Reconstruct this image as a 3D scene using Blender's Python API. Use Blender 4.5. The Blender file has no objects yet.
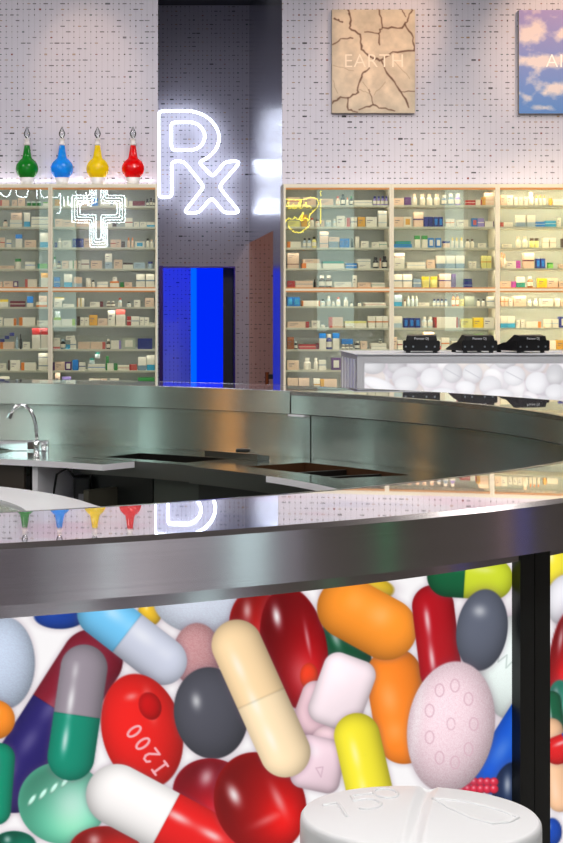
import bpy, bmesh, math, random
import numpy as np
from mathutils import Vector, Matrix
random.seed(7); np.random.seed(7)
SC = bpy.context.scene
COL = SC.collection
PI = math.pi

# ------------------------------------------------------------------ camera
F, PX, HZ, EYE = 1900.0, 130.0, 303.0, 1.52      # focal (px), vanishing column, horizon row, eye height
cam = bpy.data.objects.new('camera', bpy.data.cameras.new('camera'))
COL.objects.link(cam)
cam.location = (0, 0, EYE); cam.rotation_euler = (PI/2, 0, 0)
cam.data.sensor_fit = 'VERTICAL'; cam.data.sensor_height = 36; cam.data.sensor_width = 36
cam.data.lens = F/843*36
cam.data.shift_x = (281.5-PX)/843
cam.data.shift_y = -(421.5-HZ)/843
cam.data.clip_end = 200
SC.camera = cam

# ------------------------------------------------------------------ world, exposure
w = bpy.data.worlds.new('world'); SC.world = w; w.use_nodes = True
w.node_tree.nodes['Background'].inputs[0].default_value = (.62, .86, .82, 1)
w.node_tree.nodes['Background'].inputs[1].default_value = 2.9
SC.view_settings.view_transform = 'Standard'; SC.view_settings.look = 'None'
SC.view_settings.gamma = 1; SC.view_settings.use_curve_mapping = False
SC.view_settings.exposure = 0.0

def area(name, loc, size, power, col=(1, 1, 1), rot=(0, 0, 0), sy=None):
    l = bpy.data.lights.new(name, 'AREA'); l.energy = power; l.color = col
    l.shape = 'RECTANGLE'; l.size = size; l.size_y = sy or size
    o = bpy.data.objects.new(name, l); COL.objects.link(o); o.location = loc; o.rotation_euler = rot
    return o
def spot(name, loc, target, power, col, ang=35, blend=.8, rad=.05):
    l = bpy.data.lights.new(name, 'SPOT'); l.energy = power; l.color = col
    l.spot_size = math.radians(ang); l.spot_blend = blend; l.shadow_soft_size = rad
    o = bpy.data.objects.new(name, l); COL.objects.link(o); o.location = loc
    d = Vector(target)-Vector(loc); o.rotation_euler = d.to_track_quat('-Z', 'Y').to_euler()
    return o

CEIL = 4.7
PANELS = [(-4, 1.5), (0, 1.5), (4, 1.5), (-4.3, 6.5), (-.2, 6.5), (4.0, 6.5), (-3.2, 11.2), (.6, 11.2), (4.2, 11.2)]
for (x, y) in PANELS:
    area('ceiling_lamp_light', (x, y, CEIL-.09), 1.1, 105 if y < 2 else 60, (1, .96, .93))
SPOTS = [((2.35, 12.6, CEIL-.22), (1.9, 14.1, 3.55), 90, (1, .66, .42), 34),
         ((3.55, 12.6, CEIL-.22), (3.15, 14.1, 3.5), 120, (1, .66, .42), 36),
         ((-.35, 12.6, CEIL-.22), (-.32, 14.1, 3.25), 45, (1, .68, .45), 30),
         ((3.9, 11.4, CEIL-.22), (3.15, 14.0, 1.95), 330, (1, .78, .50), 26),
         ((1.9, 11.6, CEIL-.22), (2.3, 14.0, 1.9), 100, (1, .82, .6), 36)]
SPOTS += [((2.6, 7.6, CEIL-.25), (2.5, 11.4, .9), 330, (1, .97, .94), 44), ((-1.6, 8.2, CEIL-.25), (-.6, 14.0, 1.75), 330, (1, .93, .86), 48), ((1.0, 8.2, CEIL-.25), (.9, 14.0, 1.75), 200, (1, .93, .86), 40),  # added spots, out of view, brightening the booth and cabinet fronts
          ((2.6, 8.2, CEIL-.25), (2.0, 14.0, 1.75), 330, (1, .90, .78), 42), ((3.6, 8.2, CEIL-.25), (3.2, 14.0, 1.8), 300, (1, .86, .66), 38)]
for a, b, p, c, g in SPOTS:
    spot('spotlight_beam', a, b, p, c, g)

# ------------------------------------------------------------------ material helpers
def lin(c):
    c = c/255.0
    return c/12.92 if c <= .04045 else ((c+.055)/1.055)**2.4
def L(r, g, b): return (lin(r), lin(g), lin(b), 1)
MC = {}
def mat(name, color, rough=.5, metal=0, emis=None, estr=0, spec=.5, trans=0, coat=0):
    if name in MC: return MC[name]
    m = bpy.data.materials.new(name); m.use_nodes = True
    b = m.node_tree.nodes['Principled BSDF']
    b.inputs['Base Color'].default_value = color
    b.inputs['Roughness'].default_value = rough
    b.inputs['Metallic'].default_value = metal
    b.inputs['Specular IOR Level'].default_value = spec
    b.inputs['Transmission Weight'].default_value = trans
    b.inputs['Coat Weight'].default_value = coat
    if emis:
        b.inputs['Emission Color'].default_value = emis; b.inputs['Emission Strength'].default_value = estr
    m.diffuse_color = color
    MC[name] = m
    return m
class NT:
    def __init__(s, m): s.t = m.node_tree; s.n = s.t.nodes; s.l = s.t.links
    def new(s, ty, **k):
        n = s.n.new(ty)
        for a, v in k.items(): setattr(n, a, v)
        return n
    def math(s, op, a, b=None, c=None):
        n = s.n.new('ShaderNodeMath'); n.operation = op
        for i, v in enumerate((a, b, c)):
            if v is None: continue
            if isinstance(v, (int, float)): n.inputs[i].default_value = v
            else: s.l.new(v, n.inputs[i])
        return n.outputs[0]
    def mix(s, fac, a, b):
        n = s.n.new('ShaderNodeMix'); n.data_type = 'RGBA'
        for i, v in ((0, fac), (6, a), (7, b)):
            if isinstance(v, (int, float)): n.inputs[i].default_value = v
            elif isinstance(v, tuple): n.inputs[i].default_value = v
            else: s.l.new(v, n.inputs[i])
        return n.outputs[2]

def wallpaper(name, base, contrast=1.0):
    m = bpy.data.materials.new(name); m.use_nodes = True; t = NT(m)
    b = t.n['Principled BSDF']; b.inputs['Roughness'].default_value = .55
    uv = t.new('ShaderNodeUVMap'); uv.uv_map = 'UVMap'
    sp = t.new('ShaderNodeSeparateXYZ'); t.l.new(uv.outputs[0], sp.inputs[0])
    pitch = .0418
    u = t.math('DIVIDE', sp.outputs[0], pitch); v = t.math('DIVIDE', sp.outputs[1], pitch)
    fu, fv = t.math('FLOOR', u), t.math('FLOOR', v)
    ru, rv = t.math('FRACT', u), t.math('FRACT', v)
    cb = t.new('ShaderNodeCombineXYZ'); t.l.new(fu, cb.inputs[0]); t.l.new(fv, cb.inputs[1])
    wn = t.new('ShaderNodeTexWhiteNoise'); wn.noise_dimensions = '3D'; t.l.new(cb.outputs[0], wn.inputs[0])
    cs = t.new('ShaderNodeSeparateColor'); t.l.new(wn.outputs['Color'], cs.inputs[0])
    r1, r2, r3 = cs.outputs[0], cs.outputs[1], cs.outputs[2]
    # width from r1 (many short, a few long), height small
    wd = t.math('ADD', t.math('MULTIPLY', t.math('POWER', r1, 3.2), .36), .085)
    ht = t.math('ADD', t.math('MULTIPLY', t.math('POWER', r2, 10), .10), .075)
    dx = t.math('ABSOLUTE', t.math('SUBTRACT', ru, .5)); dy = t.math('ABSOLUTE', t.math('SUBTRACT', rv, .5))
    mk = t.math('MULTIPLY', t.math('LESS_THAN', dx, wd), t.math('LESS_THAN', dy, ht))
    dark = t.math('MULTIPLY', t.math('GREATER_THAN', r3, .22), t.math('ADD', t.math('MULTIPLY', r3, .75*contrast), .48))
    mk = t.math('MULTIPLY', mk, t.math('MINIMUM', dark, 1.0))
    hue = t.new('ShaderNodeValToRGB'); t.l.new(wn.outputs['Value'], hue.inputs[0])
    e = hue.color_ramp.elements; hue.color_ramp.interpolation = 'CONSTANT'
    cols = [(0, L(45, 42, 52)), (.42, L(60, 48, 50)), (.6, L(120, 50, 45)), (.68, L(40, 70, 75)), (.76, L(150, 120, 90)), (.84, L(70, 65, 80)), (.93, L(30, 30, 38))]
    e[0].position = 0; e[0].color = cols[0][1]; e[1].position = cols[1][0]; e[1].color = cols[1][1]
    for p, c in cols[2:]:
        x = e.new(p); x.color = c
    # faint vertical guide lines of tiny pale packet outlines
    gl = t.math('MULTIPLY', t.math('LESS_THAN', t.math('ABSOLUTE', t.math('SUBTRACT', ru, .5)), .06), .16*contrast)
    base2 = t.mix(gl, base, L(110, 104, 112))
    out = t.mix(mk, base2, hue.outputs[0])
    t.l.new(out, b.inputs['Base Color'])
    return m
WP = wallpaper('wallpaper', L(200, 196, 210))
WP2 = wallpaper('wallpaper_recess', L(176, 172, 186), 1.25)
WPW = wallpaper('wallpaper_passage_warmlight', L(182, 150, 143), 1.2)  # same wallpaper with the passage's warm light put into its base colour

def steel(name, col, rough=.23, aniso=1.0, radial=True, bump=.0):
    m = bpy.data.materials.new(name); m.use_nodes = True; t = NT(m); b = t.n['Principled BSDF']
    b.inputs['Base Color'].default_value = col; b.inputs['Metallic'].default_value = 1
    b.inputs['Roughness'].default_value = rough
    if aniso:
        b.inputs['Anisotropic'].default_value = aniso; b.inputs['Anisotropic Rotation'].default_value = .25
        tg = t.new('ShaderNodeTangent'); tg.direction_type = 'RADIAL'; tg.axis = 'Z'
        t.l.new(tg.outputs[0], b.inputs['Tangent'])
        tc = t.new('ShaderNodeTexCoord'); mp = t.new('ShaderNodeMapping'); mp.inputs['Scale'].default_value = (1.5, 1.5, 420)
        nz = t.new('ShaderNodeTexNoise'); nz.inputs['Scale'].default_value = 1; nz.inputs['Detail'].default_value = 3
        t.l.new(tc.outputs['Object'], mp.inputs[0]); t.l.new(mp.outputs[0], nz.inputs[0])
        out = t.mix(nz.outputs[0], tuple(c*.86 for c in col[:3])+(1,), tuple(min(1, c*1.1) for c in col[:3])+(1,))
        t.l.new(out, b.inputs['Base Color'])
    return m
STEEL = steel('brushed_steel', (.74, .70, .76, 1))
STEELI = steel('brushed_steel_inner', (.62, .66, .62, 1), .25)
STEELP = steel('polished_steel', (.74, .74, .75, 1), .07, 0)
STEELW = steel('steel_wall', (.50, .51, .56, 1), .21, 0)
STEELD = steel('dark_steel', (.16, .165, .155, 1), .3, 0)
CHROME = mat('chrome', (.8, .8, .82, 1), .08, 1)
BLACK = mat('black_metal', (.012, .014, .013, 1), .35)
BLACKP = mat('black_plastic', (.01, .01, .011, 1), .3)
FRAME = mat('cream_frame', L(216, 208, 188), .45)
ORANGE = mat('wood_edge', L(190, 128, 66), .4)
BACKG = mat('cabinet_back', L(166, 170, 163), .35)
WHITE = mat('white_lacquer', L(236, 234, 240), .25)
SHADE = mat('grey_paint', L(70, 68, 72), .7)
DARKROOM = mat('olive_wall', L(74, 68, 50), .7)
FLOORM = mat('stone_floor', L(108, 102, 100), .35)
CEILM = mat('ceiling_paint', L(190, 186, 188), .8)

def emitm(name, col, s):
    m = bpy.data.materials.new(name); m.use_nodes = True; t = NT(m); t.n.remove(t.n['Principled BSDF'])
    e = t.new('ShaderNodeEmission'); e.inputs[0].default_value = col; e.inputs[1].default_value = s
    t.l.new(e.outputs[0], t.n['Material Output'].inputs[0]); return m
def glassm(name, tint=(.93, .97, .95, 1), refl=1.0):
    m = bpy.data.materials.new(name); m.use_nodes = True; t = NT(m); t.n.remove(t.n['Principled BSDF'])
    tr = t.new('ShaderNodeBsdfTransparent'); tr.inputs[0].default_value = tint
    gl = t.new('ShaderNodeBsdfGlossy'); gl.inputs['Roughness'].default_value = .0
    fr = t.new('ShaderNodeFresnel'); fr.inputs[0].default_value = 1.5
    mx = t.new('ShaderNodeMixShader')
    t.l.new(t.math('MINIMUM', t.math('MULTIPLY', fr.outputs[0], refl), 1.0), mx.inputs[0])
    t.l.new(tr.outputs[0], mx.inputs[1]); t.l.new(gl.outputs[0], mx.inputs[2])
    t.l.new(mx.outputs[0], t.n['Material Output'].inputs[0]); return m
GLASS = glassm('door_glass', refl=1.15)
CLEAR = glassm('clear_glass', (.9, .93, .93, 1), 1.6)
def printm(name, s=1.0, base=.0):
    """a printed picture: colours come from the mesh's colour attribute; s>0 is back-lit"""
    m = bpy.data.materials.new(name); m.use_nodes = True; t = NT(m); b = t.n['Principled BSDF']
    a = t.new('ShaderNodeVertexColor'); a.layer_name = 'ink'
    if s > 0:
        b.inputs['Base Color'].default_value = (.02, .02, .02, 1)
        t.l.new(a.outputs[0], b.inputs['Emission Color']); b.inputs['Emission Strength'].default_value = s
        b.inputs['Roughness'].default_value = .25; b.inputs['Specular IOR Level'].default_value = .25
    else:
        t.l.new(a.outputs[0], b.inputs['Base Color']); b.inputs['Roughness'].default_value = .6
    return m

# ------------------------------------------------------------------ object helpers
def link(o, parent=None):
    COL.objects.link(o)
    if parent is not None: o.parent = parent
    return o
def tag(o, label, cat, group=None):
    o['label'] = label; o['category'] = cat
    if group: o['group'] = group
    return o
def struct(o): o['kind'] = 'structure'; return o
def empty(name, loc=(0, 0, 0), rz=0):
    o = bpy.data.objects.new(name, None); o.location = loc; o.rotation_euler = (0, 0, rz); o.empty_display_size = .1
    COL.objects.link(o); return o
def mesh(name, verts, faces, m, parent=None, smooth=False, fm=None, loc=None):
    me = bpy.data.meshes.new(name); me.from_pydata([tuple(v) for v in verts], [], faces)
    for x in (m if isinstance(m, (list, tuple)) else [m]): me.materials.append(x)
    if fm:
        for p, k in zip(me.polygons, fm): p.material_index = k
    if smooth:
        for p in me.polygons: p.use_smooth = True
    me.update()
    o = bpy.data.objects.new(name, me)
    if loc: o.location = loc
    return link(o, parent)
class MB:
    def __init__(s): s.v = []; s.f = []; s.k = []
    def add(s, vs, fs, k=0, M=None):
        n = len(s.v)
        s.v += [tuple(M @ Vector(v)) if M else tuple(v) for v in vs]
        s.f += [tuple(i+n for i in f) for f in fs]; s.k += [k]*len(fs); return s
    def box(s, x0, x1, y0, y1, z0, z1, k=0, M=None, bev=0):
        if bev <= 0:
            vs = [(x, y, z) for z in (z0, z1) for y in (y0, y1) for x in (x0, x1)]
            fs = [(0, 2, 3, 1), (4, 5, 7, 6), (0, 1, 5, 4), (2, 6, 7, 3), (0, 4, 6, 2), (1, 3, 7, 5)]
            return s.add(vs, fs, k, M)
        bm = bmesh.new(); bmesh.ops.create_cube(bm, size=1)
        for v in bm.verts: v.co = ((x0+x1)/2+v.co.x*(x1-x0), (y0+y1)/2+v.co.y*(y1-y0), (z0+z1)/2+v.co.z*(z1-z0))
        bmesh.ops.bevel(bm, geom=bm.edges[:], offset=bev, segments=2, affect='EDGES', profile=.6)
        bm.verts.index_update()
        vs = [v.co.copy() for v in bm.verts]; fs = [[v.index for v in f.verts] for f in bm.faces]; bm.free()
        return s.add(vs, fs, k, M)
    def lathe(s, prof, cx=0, cy=0, n=24, k=0, ks=None, M=None):
        vs = []; fs = []; kk = []
        for r, z in prof:
            for i in range(n):
                a = 2*PI*i/n; vs.append((cx+r*math.cos(a), cy+r*math.sin(a), z))
        for j in range(len(prof)-1):
            for i in range(n):
                a, b = j*n+i, j*n+(i+1) % n
                fs.append((a, b, b+n, a+n)); kk.append(ks[j] if ks else k)
        fs.append(tuple(reversed(range(n)))); kk.append(ks[0] if ks else k)
        fs.append(tuple(range((len(prof)-1)*n, len(prof)*n))); kk.append(ks[-1] if ks else k)
        b = len(s.v); s.add(vs, fs, 0, M); s.k[len(s.k)-len(fs):] = kk; return s
    def tube(s, pts, r, n=8, k=0, closed=False):
        P = [Vector(p) for p in pts]; N = len(P); vs = []; fs = []
        up = None
        for i in range(N):
            if closed: d = (P[(i+1) % N]-P[i-1])
            else: d = P[min(i+1, N-1)]-P[max(i-1, 0)]
            d.normalize()
            if up is None:
                up = Vector((0, 0, 1)) if abs(d.z) < .9 else Vector((1, 0, 0))
            a = (up-d*up.dot(d))
            if a.length < 1e-4: a = d.orthogonal()
            a.normalize(); up = a; b = d.cross(a)
            rr = r[i] if isinstance(r, (list, tuple)) else r
            for j in range(n):
                t = 2*PI*j/n; vs.append(P[i]+a*math.cos(t)*rr+b*math.sin(t)*rr)
        for i in range(N if closed else N-1):
            i2 = (i+1) % N
            for j in range(n):
                j2 = (j+1) % n; fs.append((i*n+j, i*n+j2, i2*n+j2, i2*n+j))
        if not closed: fs += [tuple(reversed(range(n))), tuple(range((N-1)*n, N*n))]
        return s.add(vs, fs, k)
    def build(s, name, m, parent=None, smooth=False, loc=None):
        return mesh(name, s.v, s.f, m, parent, smooth, s.k, loc)
def autosmooth(o, deg=35):
    bm = bmesh.new(); bm.from_mesh(o.data)
    bmesh.ops.recalc_face_normals(bm, faces=bm.faces[:])
    for f in bm.faces: f.smooth = True
    for e in bm.edges:
        if len(e.link_faces) != 2 or e.calc_face_angle(0) > math.radians(deg): e.smooth = False
    bm.to_mesh(o.data); bm.free(); return o
def quad(name, p0, p1, z0, z1, m, kind=True, holes=None, name_uv=0):
    """vertical wall from p0 to p1 (xy), z0..z1, UV in metres, rectangular holes (u0,u1,za,zb)"""
    p0 = Vector((*p0, 0)); p1 = Vector((*p1, 0)); Lg = (p1-p0).length; d = (p1-p0)/Lg
    us = sorted({0, Lg, *[h[0] for h in holes or []], *[h[1] for h in holes or []]})
    zs = sorted({z0, z1, *[h[2] for h in holes or []], *[h[3] for h in holes or []]})
    vs = []; fs = []; uv = []
    for a, b in zip(us, us[1:]):
        for c, e in zip(zs, zs[1:]):
            if any(h[0] <= a and b <= h[1] and h[2] <= c and e <= h[3] for h in holes or []): continue
            n = len(vs)
            for (U, Z) in ((a, c), (b, c), (b, e), (a, e)):
                q = p0+d*U; vs.append((q.x, q.y, Z)); uv.append((U+name_uv, Z))
            fs.append((n, n+1, n+2, n+3))
    o = mesh(name, vs, fs, m)
    l = o.data.uv_layers.new(name='UVMap')
    for i, c in enumerate(uv): l.data[i].uv = c
    if kind: struct(o)
    return o
def PXX(px, Y): return (px-PX)*Y/F
def PZ(py, Y): return EYE+(HZ-py)*Y/F

# ------------------------------------------------------------------ room shell
YW, YC, YR = 14.1, 13.9, 18.0
XL, XRt = -7.0, 7.5
XA, XB = PXX(158, YW), PXX(282, YW)
RECZ = 4.34
quad('wall_back_left', (XL, YW), (XA, YW), 2.36, CEIL, WP)
quad('wall_back_right', (XB, YW), (XRt, YW), 2.36, CEIL, WP, name_uv=.02)
LOWW = mat('umber_wall', L(58, 54, 50), .6)
quad('wall_back_lower_left', (XL, YW), (PXX(-56, YC), YW), 0, 2.36, LOWW)
quad('wall_back_lower_right', (PXX(605, YC), YW), (XRt, YW), 0, 2.36, LOWW)
dz_top, d0, d1 = PZ(268, YR), PXX(163, YR), PXX(234, YR)
quad('wall_passage_back', (XB, YR), (3.2, YR), 0, RECZ, WPW)
quad('wall_recess', (XA, YR), (XB, YR), 0, RECZ, WP2, holes=[(d0-XA, d1-XA, 0, dz_top)])
quad('wall_recess_left', (XA, YW), (XA, YR), 0, CEIL, WP2)
o = quad('wall_recess_right', (XB, YW), (XB, YR-.002), 0, CEIL, STEELW, holes=[(PXX(282, YW)*F/(273-PX)-YW, YR-.002-YW, 0, 2.09)])
quad('wall_passage_front', (XB+.02, 14.75), (3.2, 14.75), 0, RECZ, WPW)
quad('wall_passage_end', (3.2, 14.75), (3.2, YR), 0, RECZ, WPW)
struct(mesh('ceiling_recess', [(XA, YW, RECZ), (3.2, YW, RECZ), (3.2, YR, RECZ), (XA, YR, RECZ)], [(0, 1, 2, 3)], mat('dark_ceiling', L(24, 22, 34), .8)))
struct(mesh('ceiling', [(XL, -5, CEIL), (XRt, -5, CEIL), (XRt, YW, CEIL), (XL, YW, CEIL)], [(0, 1, 2, 3)], CEILM))
struct(mesh('floor', [(XL, -5, 0), (XRt, -5, 0), (XRt, 20, 0), (XL, 20, 0)], [(0, 1, 2, 3)], FLOORM))
ADDWIN_L = [(2.2, 2.35, .6, 4.0), (3.2, 3.55, .6, 4.0), (3.7, 4.3, .6, 4.0), (4.75, 4.9, .6, 4.0), (5.5, 5.7, .6, 4.0), (6.1, 6.5, .6, 4.0), (7.1, 7.2, .6, 4.0), (9.3, 9.6, .6, 4.0), (10.1, 10.2, .6, 4.0), (10.9, 11.1, .6, 4.0), (11.8, 11.9, .6, 4.0)]  # added windows, out of view, giving the steel and glass something to reflect
ADDWIN_R = [(-3.9, -3.7, .6, 3.8), (-2.7, -2.35, .6, 3.8), (-1.5, -1.4, .6, 3.8), (-.25, .45, .6, 3.8)]
ADDWIN_F = [(-5.6, -4.9, 1.0, 3.9), (-1.6, -.9, 1.0, 3.9), (3.2, 3.9, 1.0, 3.9), (5.4, 5.8, 1.0, 3.9)]
quad('wall_left', (XL, -5), (XL, YW), 0, CEIL, mat('sage_wall', L(78, 90, 82), .7), holes=[(a+5, b+5, c, d) for a, b, c, d in ADDWIN_L])
quad('wall_right_near', (XRt, -5), (XRt, 1.0), 0, CEIL, WP, holes=[(a+5, b+5, c, d) for a, b, c, d in ADDWIN_R])
quad('wall_right', (XRt, 1.0), (XRt, YW), 0, CEIL, DARKROOM)
quad('wall_front', (XL, -5), (XRt, -5), 0, CEIL, WP, holes=[(a-XL, b-XL, c, d) for a, b, c, d in ADDWIN_F])
wi = 0
for wall, lst in (('L', ADDWIN_L), ('R', ADDWIN_R), ('F', ADDWIN_F)):
    for a, b, c, d in lst:
        wi += 1; m = MB()
        def bb(u0, u1, z0, z1):
            if wall == 'F': m.box(u0, u1, -5.05, -4.95, z0, z1)
            else:
                x = XL if wall == 'L' else XRt; m.box(x-.05, x+.05, u0, u1, z0, z1)
        for u in (a, b): bb(u-.03, u+.03, c, d)
        for z in (c, d): bb(a, b, z-.03, z+.03)
        struct(m.build('added_window_%d' % wi, BLACK))
def added_lit_column(x, y, wd, col, s_, lab, face_x):  # added glowing columns, unseen, putting coloured streaks into the steel reflections
    t = empty('added_light_column', (x, y, 0))
    MB().box(-.05, .05, -wd/2-.03, wd/2+.03, .1, 3.3).build('frame', BLACK, t)
    dx = .052*face_x
    MB().box(min(0, dx), max(0, dx), -wd/2, wd/2, .2, 3.2).build('lit_panel', emitm('lit_'+lab.split()[0], col, s_), t)
    tag(t, lab, 'light column')
added_lit_column(XL+.06, 8.0, .30, (1, .42, .12, 1), 3.0, 'orange lit column added on the left wall, out of the frame', 1)
added_lit_column(XL+.06, 8.9, .12, (1, .5, .2, 1), 2.0, 'amber narrow lit column added on the left wall, out of the frame', 1)
added_lit_column(XL+.06, 12.6, .22, (1, .5, .18, 1), 2.5, 'copper lit column added near the far end of the left wall, out of the frame', 1)
added_lit_column(XRt-.06, 2.35, .12, (.1, .8, .3, 1), .8, 'green lit column added on the right wall, out of the frame', -1)
added_lit_column(XRt-.06, 4.25, .16, (.9, .55, .4, 1), .5, 'pink lit column added on the right wall, out of the frame', -1)
added_lit_column(XRt-.06, 4.55, .08, (.15, .2, 1, 1), 1.2, 'blue lit column added on the right wall, out of the frame', -1)
# added fill brightening the recess wall, then light from the passage
area('recess_fill_light', (.66, 15.4, RECZ-.1), .5, 7, (1, .96, .95))
area('passage_lamp_light', (2.4, 16.4, RECZ-.5), .6, 26, (1, .74, .64))


def ceiling_lamp(x, y, lab):
    t = empty('ceiling_light', (x, y, CEIL))
    MB().box(-.6, .6, -.6, .6, -.05, 0).build('housing', WHITE, t)
    MB().box(-.56, .56, -.56, .56, -.07, -.05).build('diffuser', mat('diffuser', (1, 1, 1, 1), .6, emis=(1, .97, .94, 1), estr=1.2), t)
    tag(t, lab, 'ceiling light', 'square ceiling lights')
for (x, y) in PANELS:
    ceiling_lamp(x, y, 'square white ceiling light, out of the frame, lighting the hall')
for a, b, p, c, g in SPOTS:
    t = empty('spotlight', (a[0], a[1], a[2]))
    MB().box(-.02, .02, -.02, .02, .05, .22).build('stem', BLACK, t)
    d = (Vector(b)-Vector(a)).normalized(); q = d.to_track_quat('Z', 'Y').to_matrix().to_4x4()
    sh = MB().lathe([(.03, -.1), (.055, -.08), (.06, .0), (.05, .0), (.04, -.07)], n=16, M=q).build('shade', BLACK, t)
    tag(t, 'small unseen black ceiling spotlight aimed at the back wall or booth', 'spotlight', 'spotlights along the back wall')

# ------------------------------------------------------------------ the round bar
CX, CY, RO, RI, TH, ZB = -1.729, 6.821, 3.825, 3.344, .1067, 1.10
def cyl_hit(px, R, far):
    u = (px-PX)/F; a = u*u+1; b = -2*(u*CX+CY); c = CX*CX+CY*CY-R*R
    Y = (-b+(1 if far else -1)*math.sqrt(max(b*b-4*a*c, 0)))/(2*a); return u*Y, Y
def theta(px, R, far=False):
    x, y = cyl_hit(px, R, far); return math.atan2(y-CY, x-CX)
bar = empty('bar_counter', (CX, CY, 0))
tag(bar, 'large round stainless steel bar with backlit pill pictures on its front', 'bar')
NSEG = 360
def ring(name, prof, m, a0=0, a1=2*PI, n=NSEG, parent=bar, closed_prof=False, fn=None, smooth=35):
    """revolve the profile [(r,z)..] about the bar's axis; fn(theta,i,r,z) may adjust it"""
    full = abs(a1-a0-2*PI) < 1e-6; vs = []; fs = []; K = len(prof)
    cnt = n if full else n+1
    for i in range(cnt):
        a = a0+(a1-a0)*i/n
        for j, (r, z) in enumerate(prof):
            if fn: r, z = fn(a, j, r, z)
            vs.append((r*math.cos(a), r*math.sin(a), z))
    for i in range(n):
        i2 = (i+1) % cnt
        for j in range(K if closed_prof else K-1):
            j2 = (j+1) % K; fs.append((i*K+j, i2*K+j, i2*K+j2, i*K+j2))
    if closed_prof and not full:
        fs.append(tuple(range(K))); fs.append(tuple(reversed(range(n*K, n*K+K))))
    o = mesh(name, vs, fs, m, parent); autosmooth(o, smooth); return o
def nearf(a):
    q = -math.sin(a); s = max(0.0, min(1.0, (q-.05)/.45)); return s*s*(3-2*s)*min(1.9, 1/max(q, .1))
def topfn(a, j, r, z):     # the service top falls slightly towards the guests on the near side
    if j in (1, 2): f = nearf(a); return r+.045*f, z+.0062*f
    return r, z
# counter top material: polished, faintly marbled in lavender, pink and blue
m = bpy.data.materials.new('counter_gloss'); m.use_nodes = True; t = NT(m); b = t.n['Principled BSDF']
tc = t.new('ShaderNodeTexCoord'); mp = t.new('ShaderNodeMapping'); mp.inputs['Scale'].default_value = (2.2, 2.2, 1)
nz = t.new('ShaderNodeTexNoise'); nz.inputs['Scale'].default_value = 1.6; nz.inputs['Detail'].default_value = 5
t.l.new(tc.outputs['Object'], mp.inputs[0]); t.l.new(mp.outputs[0], nz.inputs[0])
rp = t.new('ShaderNodeValToRGB'); t.l.new(nz.outputs[0], rp.inputs[0]); e = rp.color_ramp.elements
e[0].position = .36; e[0].color = (.62, .66, .86, 1); e[1].position = .64; e[1].color = (.86, .62, .74, 1)
x = e.new(.45); x.color = (.86, .85, .92, 1); x = e.new(.55); x.color = (.9, .88, .93, 1)
t.l.new(rp.outputs[0], b.inputs['Base Color'])
b.inputs['Metallic'].default_value = .88; b.inputs['Roughness'].default_value = .014
TOPM = m
EDGE = mat('steel_edge', (.5, .46, .46, 1), .18, 1)
ring('counter_top', [(RO-.012, ZB), (RI+.02, ZB), (RI+.02, ZB-.03), (RO-.012, ZB-.03)], TOPM, closed_prof=True, fn=topfn)
def edgefn(a, j, r, z): f = nearf(a); return r+.045*f, z+.0062*f
ring('outer_edge_trim', [(RO, ZB-.0085), (RO-.009, ZB+.0008), (RO-.014, ZB+.0003), (RO-.014, ZB-.0086), (RO, ZB-.0086)], EDGE, closed_prof=True)
ring('inner_edge_trim', [(RI, ZB-.001), (RI+.022, ZB+.0005), (RI+.022, ZB-.02), (RI, ZB-.02)], EDGE, closed_prof=True, fn=edgefn)
ring('outer_fascia', [(RO, ZB-.0087), (RO, ZB-TH), (RO-.015, ZB-TH-.002), (RO-.015, ZB-.03)], STEEL, closed_prof=True)
thS = theta(290, RI, True)
def infn(a, j, r, z):
    f = nearf(a); return r+.045*f, z+(.0062*f if z > ZB-.02 else 0)
ring('inner_fascia', [(RI+.002, ZB-.001), (RI+.002, ZB-TH), (RI+.02, ZB-TH), (RI+.02, ZB-.001)], STEELI, a0=-PI*1.0, a1=thS-.0015, closed_prof=True, fn=infn)
ring('inner_fascia', [(RI-.001, ZB-.001), (RI-.001, ZB-TH-.002), (RI+.02, ZB-TH-.002), (RI+.02, ZB-.001)], STEELI, a0=thS, a1=PI*1.0, closed_prof=True, fn=infn)
th2 = theta(297, RI, True)
ring('joint_lip', [(RI-.008, ZB-TH-.003), (RI-.008, ZB-TH-.012), (RI+.03, ZB-TH-.012), (RI+.03, ZB-TH-.003)], WHITE, a0=theta(305, RI, True), a1=thS+.002, n=6, closed_prof=True)
ring('fascia_shadow_strip', [(RI+.001, ZB-TH), (RI+.001, ZB-TH-.0045), (RI+.06, ZB-TH-.0045), (RI+.06, ZB-TH)], STEELD, a0=.02, a1=PI, closed_prof=True)  # dark strip standing in for the shadow line below the fascia
ring('underside', [(RI+.03, ZB-TH+.01), (RO-.01, ZB-TH+.01)], STEELD)
RV = RO-.18; RP = RO-.20
ring('valance', [(RV, ZB-TH+.01), (RV, ZB-TH-.054), (RV-.02, ZB-TH-.054), (RV-.02, ZB-TH+.01)], STEEL, closed_prof=True)
CZ = .78      # work counter height
ths = theta(307, RI+.03, True)
ring('backsplash', [(RI+.055, ZB-TH+.01), (RI+.055, 0)], STEELI, a0=ths+.0012, a1=ths+PI)
ring('backsplash', [(RI+.055, ZB-TH+.01), (RI+.055, 0)], STEELI, a0=ths-PI, a1=ths-.0012)
ring('kick_plate', [(RP, .16), (RP, 0)], BLACK)

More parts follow.
